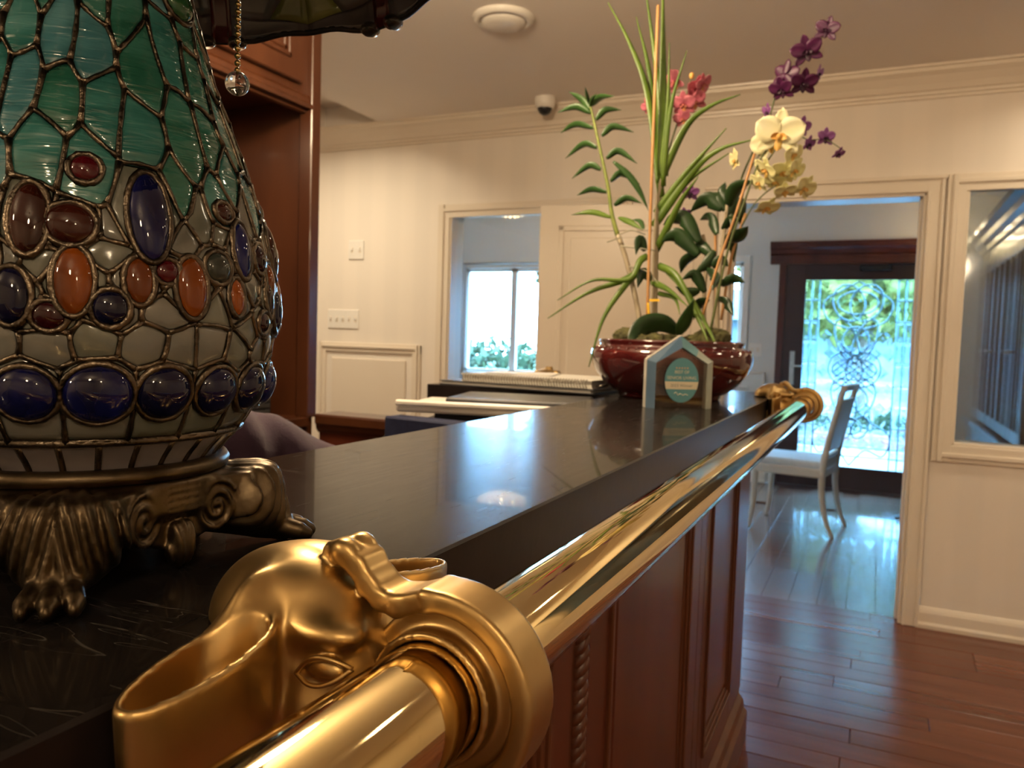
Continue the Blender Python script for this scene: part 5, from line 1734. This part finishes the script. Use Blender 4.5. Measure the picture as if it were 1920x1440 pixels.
# right: dark-leaved orchid with deep purple sprays
pC = plant('purple_orchid', 'dark-leaved orchid with deep purple flower sprays', 0.09, 0.0)
stem(pC, 'cane', [(1345, 640), (1345, 560), (1352, 480), (1362, 400), (1365, 350)], (0.0068, 0.004), 'cane_dry', PCY)
stem(pC, 'cane', [(1322, 640), (1320, 560), (1325, 480), (1318, 440)], (0.006, 0.0045), 'cane_dry', PCY+0.03)
LC = [((1366, 385), (1380, 352), (1411, 338)), ((1355, 392), (1325, 374), (1293, 398)), ((1360, 395), (1345, 372), (1328, 363)), ((1364, 380), (1356, 360), (1360, 341)),
      ((1312, 455), (1285, 412), (1262, 410), (1243, 422)), ((1310, 480), (1275, 445), (1258, 443), (1240, 454)), ((1362, 405), (1385, 385), (1390, 425)), ((1362, 450), (1385, 440), (1403, 424)),
      ((1335, 478), (1315, 460), (1308, 440)), ((1340, 470), (1325, 495), (1300, 515)), ((1310, 472), (1285, 488), (1276, 512)), ((1322, 548), (1302, 515), (1278, 524)),
      ((1352, 535), (1375, 522), (1397, 530)), ((1345, 560), (1362, 568), (1376, 593)), ((1345, 440), (1332, 408), (1312, 412)), ((1312, 545), (1290, 548), (1266, 537)),
      ((1350, 465), (1372, 455), (1376, 492)), ((1325, 505), (1340, 520), (1336, 545)), ((1355, 430), (1375, 410), (1372, 440)), ((1335, 500), (1352, 488), (1366, 500)),
      ((1210, 470), (1198, 450), (1192, 478)), ((1222, 525), (1205, 512), (1195, 540)), ((1328, 560), (1310, 570), (1300, 600))]
for i, L_ in enumerate(LC):
    big = i in (0, 1, 4, 5, 6, 7)
    leaf(pC, L_, 0.043 if big else 0.030, 'leaf_dark', dy=RNG.uniform(-0.07, 0.06), fold=0.3, side=(_f+Vector((RNG.uniform(-.3, .3), 0, 0.6))).normalized())
leaf(pC, ((1270, 622), (1240, 606), (1205, 612), (1185, 640), (1180, 660)), 0.058, 'leaf_dark', dy=-0.14, side=(_f+Vector((0, 0, 0.5))).normalized())
leaf(pC, ((1272, 628), (1285, 600), (1301, 560)), 0.036, 'leaf_mid', dy=-0.10, side=_f)
stem(pC, 'stake', [(1318, 590), (1345, 500), (1380, 400), (1415, 288)], 0.0034, 'stake', PCY-0.05)
stem(pC, 'stake', [(1345, 640), (1342, 520), (1341, 420)], 0.0034, 'stake', PCY+0.02)
stem(pC, 'stake', [(1352, 600), (1372, 480), (1398, 400)], 0.0036, 'stake', PCY+0.03)
stem(pC, 'flower_spike', [(1365, 400), (1400, 310), (1440, 225), (1460, 165), (1495, 125), (1525, 92), (1550, 58)], (0.0028, 0.0012), 'spike', PCY+0.02)
stem(pC, 'flower_spike', [(1440, 300), (1480, 250), (1515, 262), (1548, 262), (1582, 282)], (0.0020, 0.0010), 'spike', PCY+0.06)
for px, py, d, k, a, p in ((1551, 56, 50, 'purple', -0.25, -0.2), (1513, 96, 62, 'purple', 0.05, 0.0), (1472, 140, 56, 'purple', 2.6, 0.2), (1507, 156, 56, 'purple', 0.3, 0.2),
                           (1466, 168, 52, 'purple', -0.5, 0.35), (1535, 138, 34, 'lilac', 1.2, 0.2), (1440, 210, 34, 'lilac', -1.0, 0.2),
                           (1502, 238, 42, 'lilac', 0.6, 0.2), (1516, 270, 34, 'lilac', 0.9, 0.3), (1548, 258, 38, 'lilac', 0.5, 0.0), (1572, 288, 28, 'lilac', 0.8, 0.6),
                           (1294, 362, 36, 'lilac', 0.2, 0.2), (1284, 402, 28, 'lilac', 0.1, 0.4)):
    flower(pC, px, py, PCY+(0.06 if k == 'lilac' else 0.0), d, k, a, p, RNG.uniform(-.3, .3))

# front right: pale yellow moth orchid
pD = plant('yellow_moth_orchid', 'moth orchid with a cascade of pale yellow flowers', 0.05, -0.06)
stem(pD, 'flower_spike', [(1330, 630), (1362, 480), (1395, 380), (1425, 300), (1455, 262)], (0.0034, 0.0018), 'spike', PCY-0.06)
stem(pD, 'flower_spike', [(1390, 425), (1408, 392), (1430, 366), (1458, 346)], (0.0022, 0.0014), 'spike', PCY-0.05)
stem(pD, 'flower_spike', [(1385, 400), (1402, 330), (1428, 285), (1460, 255)], (0.0020, 0.0014), 'spike', PCY-0.03)
flower(pD, 1462, 252, PCY-0.08, 96, 'yellow', -0.15, 0.1, -0.1)
flower(pD, 1440, 268, PCY-0.055, 70, 'yellow', -0.5, 0.2, 0.5)
for px, py, d, a, p in ((1437, 318, 56, -0.9, 0.5), (1470, 322, 58, 0.2, 0.6), (1424, 342, 48, -1.0, 0.4), (1508, 352, 52, 0.7, 0.4), (1379, 300, 46, -1.2, 0.1),
                        (1438, 388, 50, 0.5, 0.8), (1472, 358, 44, 0.2, 0.7), (1490, 318, 50, 0.9, 0.4), (1455, 340, 46, -0.4, 0.7), (1486, 290, 48, 0.8, 0.2)):
    flower(pD, px, py, PCY-0.05+RNG.uniform(-.025, .03), d, 'yellow2', a, p, RNG.uniform(-.5, .5))

# ---- acrylic award plaque
pq = thing('award_plaque', (-0.40, 1.760, TZ), 'clear house-shaped acrylic award plaque with teal oval badge', 'award plaque', rz=R(35))
HW, SH, TP, TH = 0.078, 0.108, 0.164, 0.022
outer = [(-HW, 0), (HW, 0), (HW, SH), (0.0, TP), (-HW, SH)]
IN = 0.017
inner = [(-HW+IN, 0), (HW-IN, 0), (HW-IN, SH-0.006), (0.0, TP-0.026), (-HW+IN, SH-0.006)]
prism('clear_core', [(x, z) for x, z in inner], 0.0, TH*0.8, 'acryl', pq, Matrix.Rotation(R(90), 4, 'X') @ Matrix.Translation((0, 0, -TH*0.5)))
def bev(name, a, b, c, d, m):
    v = []
    for (x, z), y in ((a, 0.002), (b, 0.002), (c, -TH/2), (d, -TH/2)):
        v.append((x, y, z))
    for (x, z), y in ((a, TH/2), (b, TH/2), (c, TH/2), (d, TH/2)):
        v.append((x, y, z))
    pyd(name, v, [(0, 1, 2, 3), (7, 6, 5, 4), (0, 4, 5, 1), (1, 5, 6, 2), (2, 6, 7, 3), (3, 7, 4, 0)], m, pq)
bev('bevel', outer[4], outer[0], inner[0], inner[4], 'ac_blue')
bev('bevel', outer[3], outer[4], inner[4], inner[3], 'ac_blue')
mid_o = (HW*0.55, TP+(SH-TP)*0.55); mid_i = ((HW-IN)*0.55, inner[3][1]+(inner[2][1]-inner[3][1])*0.55)
bev('bevel', mid_o, outer[3], inner[3], mid_i, 'ac_teal')
bev('bevel', outer[2], mid_o, mid_i, inner[2], 'ac_green')
bev('bevel', outer[1], outer[2], inner[2], inner[1], 'ac_green')
def side(name, a, b, m):
    t = 0.0012
    pyd(name, [(a[0], 0.002, a[1]), (b[0], 0.002, b[1]), (b[0], TH/2+0.006, b[1]), (a[0], TH/2+0.006, a[1]),
               (a[0]*1.015, 0.002, a[1]+t), (b[0]*1.015, 0.002, b[1]+t), (b[0]*1.015, TH/2+0.006, b[1]+t), (a[0]*1.015, TH/2+0.006, a[1]+t)],
        [(0, 1, 2, 3), (7, 6, 5, 4), (0, 4, 5, 1), (1, 5, 6, 2), (2, 6, 7, 3), (3, 7, 4, 0)], m, pq)
side('edge_face', (-HW, 0), (-HW, SH), 'ac_pale')
side('edge_face', (-HW, SH), (0, TP), 'ac_pale')
side('edge_face', (HW, 0), (HW, SH), 'ac_pale')
yb = -TH/2-0.0004
ov = [(0.040*math.cos(2*math.pi*k/48), 0.064+0.050*math.sin(2*math.pi*k/48)) for k in range(48)]
def flat(name, pts, y, m, par=pq):
    return pyd(name, [(x, y, z) for x, z in pts], [tuple(range(len(pts)))], m, par)
badge = flat('badge', ov, yb, 'badge')
z0, z1 = 0.044, 0.061
def hw(z):
    return 0.040*math.sqrt(max(0, 1-((z-0.064)/0.050)**2))
flat('badge_band', [(-hw(z0), z0), (hw(z0), z0), (hw(z1), z1), (-hw(z1), z1)], yb-0.0003, 'badge_cream')
def text(s, x, z, size, m, y=yb-0.0006, name='lettering'):
    cu_ = bpy.data.curves.new('txt', 'FONT')
    cu_.body = s
    cu_.size = size
    cu_.align_x = 'CENTER'
    cu_.extrude = 0.00005
    to = bpy.data.objects.new('txt', cu_)
    me = bpy.data.meshes.new_from_object(to)
    bpy.data.objects.remove(to)
    o = link(name, me, m, pq)
    o.location = (x, y, z)
    o.rotation_euler = (R(90), 0, 0)
    return o
text('BEST OF', 0, 0.0795, 0.0095, 'badge_cream')
text('SENIOR LIVING', 0, 0.0660, 0.0102, 'badge_cream')
text('2023 Winner', 0, 0.0490, 0.0098, 'badge_ink')
for k in range(5):
    cx = -0.013+0.0065*k
    flat('star', [(cx+(0.0028 if i % 2 == 0 else 0.0012)*math.sin(math.pi*i/5), 0.0915+(0.0028 if i % 2 == 0 else 0.0012)*math.cos(math.pi*i/5)) for i in range(10)], yb-0.0005, 'badge_star')
tube('signature', catmull([(-0.017, yb-0.0005, 0.034), (-0.012, yb-0.0005, 0.037), (-0.008, yb-0.0005, 0.031), (-0.002, yb-0.0005, 0.034), (0.004, yb-0.0005, 0.0305), (0.010, yb-0.0005, 0.033), (0.016, yb-0.0005, 0.0305)], 5), 0.0007, 'badge_cream', pq, 5)

# ================================================================== dining chair in the far room
chr_ = thing('dining_chair', (-0.45, 5.72, 0), 'cream wooden dining chair with pale cushion and slotted back', 'chair', rz=R(-8))
def ctube(name, pts, w0, w1, m='chairpaint'):
    C_ = catmull(pts, 6)
    n = len(C_)
    return tube(name, C_, [w0+(w1-w0)*i/(n-1) for i in range(n)], m, chr_, 10)
sw = 0.225
for s in (-1, 1):
    ctube('leg', [(0.20, s*sw, 0.43), (0.205, s*sw, 0.28), (0.235, s*sw, 0.12), (0.285, s*sw, 0.0)], 0.024, 0.013)
    ctube('leg', [(-0.235, s*sw, 0.43), (-0.235, s*sw, 0.25), (-0.245, s*sw, 0.10), (-0.26, s*sw, 0.0)], 0.024, 0.013)
    ctube('back_post', [(0.20, s*sw, 0.40), (0.215, s*sw, 0.55), (0.255, s*sw, 0.76), (0.305, s*sw, 0.985)], 0.023, 0.017)
box('seat_frame', (-0.255, -0.245, 0.385), (0.215, 0.245, 0.445), 'chairpaint', chr_, 0.008)
def cush(X, Y, Z):
    d = sd_box(X, Y, Z, (-0.025, 0, 0.465), (0.235, 0.235, 0.028), 0.022)
    return d-0.010*np.clip(1-(X+0.025)**2/0.05-Y**2/0.05, 0, 1)
sdf('cushion', cush, (-0.29, -0.26, 0.42), (0.24, 0.26, 0.52), 0.010, 'cushion', chr_)
def rail_box(name, z0, z1, m='chairpaint', y0=-sw, y1=sw, th=0.014):
    x0, x1 = 0.215+(z0-0.55)*0.21, 0.215+(z1-0.55)*0.21
    pyd(name, [(x0-th, y0, z0), (x0+th, y0, z0), (x0+th, y1, z0), (x0-th, y1, z0), (x1-th, y0, z1), (x1+th, y0, z1), (x1+th, y1, z1), (x1-th, y1, z1)],
        [(3, 2, 1, 0), (4, 5, 6, 7), (0, 1, 5, 4), (1, 2, 6, 5), (2, 3, 7, 6), (3, 0, 4, 7)], m, chr_)
rail_box('top_rail', 0.965, 1.0, y0=-sw-0.015, y1=sw+0.015, th=0.018)
rail_box('back_panel', 0.56, 0.905)
rail_box('lower_rail', 0.50, 0.535)

# ================================================================== china cabinet beyond the patterned pane
cc = thing('china_cabinet', (0.645, 6.05, 0), 'dark wood china cabinet with tall glass doors and curved finial', 'china cabinet')
CLn, CDp, CH = 1.75, 0.48, 1.95
box('side_panel', (0.0, -0.03, 0.0), (CDp, 0.0, CH), 'china', cc, 0.003)
box('side_panel', (0.0, -CLn, 0.0), (CDp, -CLn+0.03, CH), 'china', cc, 0.003)
box('back_panel', (CDp-0.02, -CLn, 0.0), (CDp, 0.0, CH), 'china', cc, 0.002)
box('base_cupboard', (-0.04, -CLn-0.02, 0.0), (CDp, 0.02, 0.74), 'china', cc, 0.005)
box('waist_shelf', (-0.06, -CLn-0.03, 0.74), (CDp, 0.03, 0.78), 'china', cc, 0.006)
box('top_board', (0.0, -CLn, CH-0.12), (CDp, 0.0, CH), 'china', cc, 0.003)
sweep('cornice', [(0, 0), (0.015, 0), (0.02, 0.03), (0.045, 0.05), (0.055, 0.08), (0.09, 0.10), (0.095, 0.13), (0, 0.13)], (0.0, -CLn-0.03, CH-0.03), (0.0, 0.05, CH-0.03), 'china', cc, out=(-1, 0, 0))
for z in (1.10, 1.42):
    box('glass_shelf', (0.03, -CLn+0.04, z), (CDp-0.03, -0.04, z+0.008), 'glass', cc, 0)
nd = 4
for k in range(nd):
    y0, y1 = -CLn+0.03+(CLn-0.06)*k/nd, -CLn+0.03+(CLn-0.06)*(k+1)/nd
    L_ = [((-0.02, y0+0.003, 0.80), (0.0, y0+0.048, CH-0.13)), ((-0.02, y1-0.048, 0.80), (0.0, y1-0.003, CH-0.13)),
          ((-0.0195, y0+0.003, 0.80), (0.0, y1-0.003, 0.86)), ((-0.0195, y0+0.003, CH-0.19), (0.0, y1-0.003, CH-0.13)), ((-0.018, (y0+y1)/2-0.01, 0.82), (-0.002, (y0+y1)/2+0.01, CH-0.15))]
    dr = boxes('glazed_door', L_, 'china', cc, 0.003)
    pyd('pane', [(-0.01, y0+0.04, 0.85), (-0.01, y1-0.04, 0.85), (-0.01, y1-0.04, CH-0.18), (-0.01, y0+0.04, CH-0.18)], [(0, 1, 2, 3)], MW['cabglass'] if 'cabglass' in MW else pane_mat('cabinet_glass', (0.55, 0.6, 0.62), 0.22), dr)
    lathe('knob', [(0.0001, 0), (0.008, 0), (0.008, 0.012), (0.014, 0.02), (0.0001, 0.028)], 'chrome', dr, 12, (0, 0, 0))
    for o in dr.children:
        if o.name.startswith('knob'):
            o.rotation_euler = (0, R(-90), 0)
            o.location = (-0.02, y1-0.03 if k % 2 == 0 else y0+0.03, 1.25)
pts = [(0.05, -0.02, CH+0.10), (0.05, -0.05, CH+0.20), (0.05, -0.16, CH+0.235), (0.05, -0.26, CH+0.20), (0.05, -0.28, CH+0.13), (0.05, -0.21, CH+0.11)]
C_ = catmull(pts, 8)
v, f = [], []
for i, p in enumerate(C_):
    T = (C_[min(i+1, len(C_)-1)]-C_[max(i-1, 0)]).normalized()
    n_ = Vector((1, 0, 0)).cross(T).normalized()
    for a, b in ((-0.06, -0.022), (0.06, -0.022), (0.06, 0.022), (-0.06, 0.022)):
        v.append(p+Vector((a+0.06, 0, 0))+n_*b)
for i in range(len(C_)-1):
    for k in range(4):
        f.append((i*4+k, i*4+(k+1) % 4, (i+1)*4+(k+1) % 4, (i+1)*4+k))
f += [(3, 2, 1, 0), tuple((len(C_)-1)*4+k for k in range(4))]
pyd('scroll_finial', v, f, 'china', cc, True)
for k, (y, z, m_) in enumerate(((-0.25, 0.78, 'teal2'), (-0.55, 0.78, 'chrome'), (-0.85, 1.108, 'gem_amber'), (-0.35, 1.108, 'crystal'), (-0.62, 1.428, 'teal0'), (-1.15, 1.428, 'chrome'))):
    vs_ = thing('display_vase', (0.645+0.22, 6.05+y, z), ['small blue-green vase on the lowest cabinet shelf', 'silver goblet beside the blue-green vase', 'amber vase on the middle cabinet shelf', 'clear vase on the middle cabinet shelf',
                 'teal vase on the top cabinet shelf', 'silver goblet on the top cabinet shelf'][k], 'vase')
    lathe('vessel', [(0.0001, 0), (0.035, 0), (0.03, 0.02), (0.05, 0.07), (0.055, 0.12), (0.03, 0.17), (0.036, 0.19), (0.03, 0.185), (0.0001, 0.16)], m_, vs_, 20)
    lathe('foot_ring', [(0.037, 0.0005), (0.04, 0.004), (0.036, 0.010)], m_, vs_, 20)

# ================================================================== crystal chandeliers of the far room
def chandelier(loc, ceilz, label, energy, w=0.19):
    t = thing('crystal_chandelier', loc, label, 'chandelier', 'crystal chandeliers')
    top = ceilz-loc[2]
    tube('rod', [(0, 0, 0.10), (0, 0, top-0.004)], 0.008, 'chrome', t, 8)
    lathe('canopy', [(0.0001, top-0.03), (0.05, top-0.02), (0.06, top-0.001)], 'chrome', t, 24)
    for k, (r, z) in enumerate(((w, 0.09), (w*0.75, 0.055))):
        tube('hoop', [(r*math.cos(2*math.pi*i/36), r*math.sin(2*math.pi*i/36), z) for i in range(36)], 0.006, 'chrome', t, 6, True)
    v0, f0 = sphere_geo((0, 0, 0), (0.011, 0.011, 0.016), 6, 4)
    me = bpy.data.meshes.new('crystal_drop')
    me.from_pydata([tuple(p) for p in v0], [], f0)
    me.materials.append(M_('crystal_drop'))
    for r, z, n in ((w, 0.072, 30), (w, 0.045, 30), (w*0.86, 0.022, 26), (w*0.72, 0.035, 22), (w*0.6, 0.002, 18), (w*0.35, -0.012, 11)):
        for i in range(n):
            o = bpy.data.objects.new('crystal_drop', me)
            COL.objects.link(o)
            o.parent = t
            o.location = (r*math.cos(2*math.pi*(i+0.5*(n % 4))/n), r*math.sin(2*math.pi*(i+0.5*(n % 4))/n), z)
    for k in range(4):
        a = k*math.pi/2+0.5
        v, f = sphere_geo((0.5*w*math.cos(a), 0.5*w*math.sin(a), 0.075), (0.014, 0.014, 0.022), 10, 8)
        pyd('bulb', v, f, 'bulb', t, True)
        d = bpy.data.lights.new('chandelier_lamp', 'POINT')
        d.energy = energy/4
        d.color = (1.0, 0.72, 0.42)
        d.shadow_soft_size = 0.02
        o = bpy.data.objects.new('chandelier_lamp', d)
        COL.objects.link(o)
        o.parent = t
        o.location = (0.5*w*math.cos(a), 0.5*w*math.sin(a), 0.12)
    return t
chandelier((-2.66, 5.60, 2.212), 2.5, 'crystal chandelier seen at the top of the left inner window', 26)
chandelier((0.42, 6.85, 1.97), 2.5, 'crystal chandelier hanging left of the china cabinet', 2.5, 0.13)

# ================================================================== person seated behind the counter
pe = thing('person', (-1.09, 0.93, 0.030), 'person in a purple shirt seated behind the counter, mostly hidden by the lamp', 'person', rz=0.0)
def body(X, Y, Z):
    # facing +y, leaning forward, right arm resting forward on the desk
    d = sd_ell(X, Y, Z, (0, -0.10, 0.58), (0.17, 0.13, 0.14))                 # hips
    d = smin(d, sd_ell(X, Y, Z, (0, -0.06, 0.78), (0.155, 0.11, 0.19)), 0.06)
    d = smin(d, sd_ell(X, Y, Z, (0, -0.01, 0.96), (0.175, 0.105, 0.15)), 0.06)  # chest
    for s in (-1, 1):
        d = smin(d, sd_ell(X, Y, Z, (s*0.165, 0.0, 1.045), (0.065, 0.065, 0.055)), 0.05)   # shoulder
    d = smin(d, sd_cap(X, Y, Z, (0.170, 0.0, 1.04), (0.300, 0.145, 0.975), 0.056, 0.048), 0.025)
    d = smin(d, sd_cap(X, Y, Z, (0.300, 0.145, 0.975), (0.205, 0.30, 0.820), 0.048, 0.036), 0.02)
    d = smin(d, sd_cap(X, Y, Z, (-0.170, 0.0, 1.04), (-0.235, 0.13, 0.86), 0.052, 0.043), 0.025)
    d = smin(d, sd_cap(X, Y, Z, (-0.235, 0.13, 0.86), (-0.13, 0.29, 0.805), 0.043, 0.034), 0.02)
    d = smin(d, sd_cap(X, Y, Z, (0, -0.01, 1.06), (0, 0.01, 1.12), 0.055, 0.05), 0.03)
    wr = 0.0075*np.sin(46*(X*0.8+Z*0.6)+7*np.sin(Y*12))*np.clip((Z-0.75)/0.1, 0, 1)
    return d+wr
sdf('shirt', body, (-0.36, -0.28, 0.42), (0.38, 0.45, 1.17), 0.011, 'shirt', pe)
def headf(X, Y, Z):
    d = sd_ell(X, Y, Z, (0, 0.045, 1.27), (0.074, 0.092, 0.105))
    d = smin(d, sd_ell(X, Y, Z, (0, 0.075, 1.215), (0.052, 0.058, 0.055)), 0.03)
    d = smin(d, sd_cap(X, Y, Z, (0, 0.01, 1.09), (0, 0.03, 1.20), 0.05, 0.048), 0.03)
    d = smin(d, sd_cap(X, Y, Z, (0, 0.130, 1.275), (0, 0.148, 1.245), 0.008, 0.012), 0.012)
    for s in (-1, 1):
        d = smax(d, -sd_ell(X, Y, Z, (s*0.03, 0.138, 1.277), (0.016, 0.012, 0.010)), 0.012)
        d = smin(d, sd_ell(X, Y, Z, (s*0.03, 0.120, 1.277), (0.012, 0.010, 0.009)), 0.004)
        d = smin(d, sd_ell(X, Y, Z, (s*0.076, 0.035, 1.262), (0.010, 0.020, 0.030)), 0.006)
    d = smin(d, sd_ell(X, Y, Z, (0, 0.126, 1.212), (0.024, 0.010, 0.007)), 0.006)
    return d
sdf('head', headf, (-0.11, -0.09, 1.05), (0.11, 0.18, 1.40), 0.006, 'skin', pe)
def hairf(X, Y, Z):
    d = sd_ell(X, Y, Z, (0, 0.030, 1.295), (0.086, 0.100, 0.098))
    d = smin(d, sd_ell(X, Y, Z, (0, -0.025, 1.22), (0.075, 0.055, 0.10)), 0.04)
    d = np.maximum(d, -sd_ell(X, Y, Z, (0, 0.13, 1.245), (0.066, 0.075, 0.078)))
    return d+0.0015*np.sin(X*260)
sdf('hair', hairf, (-0.11, -0.10, 1.09), (0.11, 0.16, 1.41), 0.006, 'hair', pe)
def hand_fn(s, wx, wy, wz):
    def fn(X, Y, Z):
        q = sd_ell(X, Y, Z, (wx-s*0.005, wy+0.055, wz-0.012), (0.038, 0.050, 0.016))
        for k, L_ in enumerate((0.062, 0.074, 0.070, 0.055)):
            fx = wx-0.027+0.018*k
            q = smin(q, sd_cap(X, Y, Z, (fx, wy+0.09, wz-0.010), (fx+0.002*(k-1.5), wy+0.09+L_*0.55, wz-0.012), 0.0088, 0.0080), 0.004)
            q = smin(q, sd_cap(X, Y, Z, (fx+0.002*(k-1.5), wy+0.09+L_*0.55, wz-0.012), (fx+0.003*(k-1.5), wy+0.09+L_, wz-0.022), 0.0080, 0.0068), 0.003)
        q = smin(q, sd_cap(X, Y, Z, (wx-s*0.03, wy+0.035, wz-0.012), (wx-s*0.055, wy+0.085, wz-0.020), 0.0105, 0.0085), 0.006)
        return smin(q, sd_cap(X, Y, Z, (wx, wy-0.03, wz+0.004), (wx, wy+0.02, wz-0.006), 0.027, 0.026), 0.012)
    return fn
for s_, wx, wy, wz in ((1, 0.205, 0.31, 0.800), (-1, -0.13, 0.30, 0.786)):
    sdf('hand', hand_fn(s_, wx, wy, wz), (wx-0.08, wy-0.07, wz-0.05), (wx+0.08, wy+0.19, wz+0.05), 0.0032, 'skin', pe)
def legs(X, Y, Z):
    d = sd_ell(X, Y, Z, (0, -0.10, 0.55), (0.175, 0.14, 0.10))
    for s in (-1, 1):
        d = smin(d, sd_cap(X, Y, Z, (s*0.09, -0.08, 0.54), (s*0.11, 0.34, 0.53), 0.085, 0.062), 0.05)
        d = smin(d, sd_cap(X, Y, Z, (s*0.11, 0.34, 0.52), (s*0.11, 0.32, 0.10), 0.060, 0.040), 0.03)
        d = smin(d, sd_cap(X, Y, Z, (s*0.11, 0.30, 0.045), (s*0.115, 0.47, 0.035), 0.042, 0.035), 0.02)
    return np.maximum(d, 0.001-Z)
sdf('trousers', legs, (-0.28, -0.28, -0.01), (0.28, 0.55, 0.68), 0.014, 'pants', pe)
oc = thing('office_chair', (-1.09, 0.85, 0), 'dark office chair under the person in purple', 'chair')
box('seat', (-0.22, -0.24, 0.41), (0.22, 0.20, 0.455), 'navy', oc, 0.02, 2)
box('backrest', (-0.19, -0.32, 0.58), (0.19, -0.275, 0.92), 'navy', oc, 0.02, 2)
tube('back_bar', [(0, -0.20, 0.42), (0, -0.31, 0.44), (0, -0.315, 0.62)], 0.015, 'dark', oc, 8)
tube('column', [(0, 0, 0.08), (0, 0, 0.41)], 0.025, 'dark', oc, 12)
for k in range(5):
    a = 2*math.pi*k/5+0.3
    l_ = tube('foot', [(0, 0, 0.09), (0.27*math.cos(a), 0.27*math.sin(a), 0.06)], [0.025, 0.016], 'dark', oc, 8)
    v, f = sphere_geo((0.27*math.cos(a), 0.27*math.sin(a), 0.028), 0.028, 12, 8)
    pyd('caster', v, f, 'dark', l_, True)
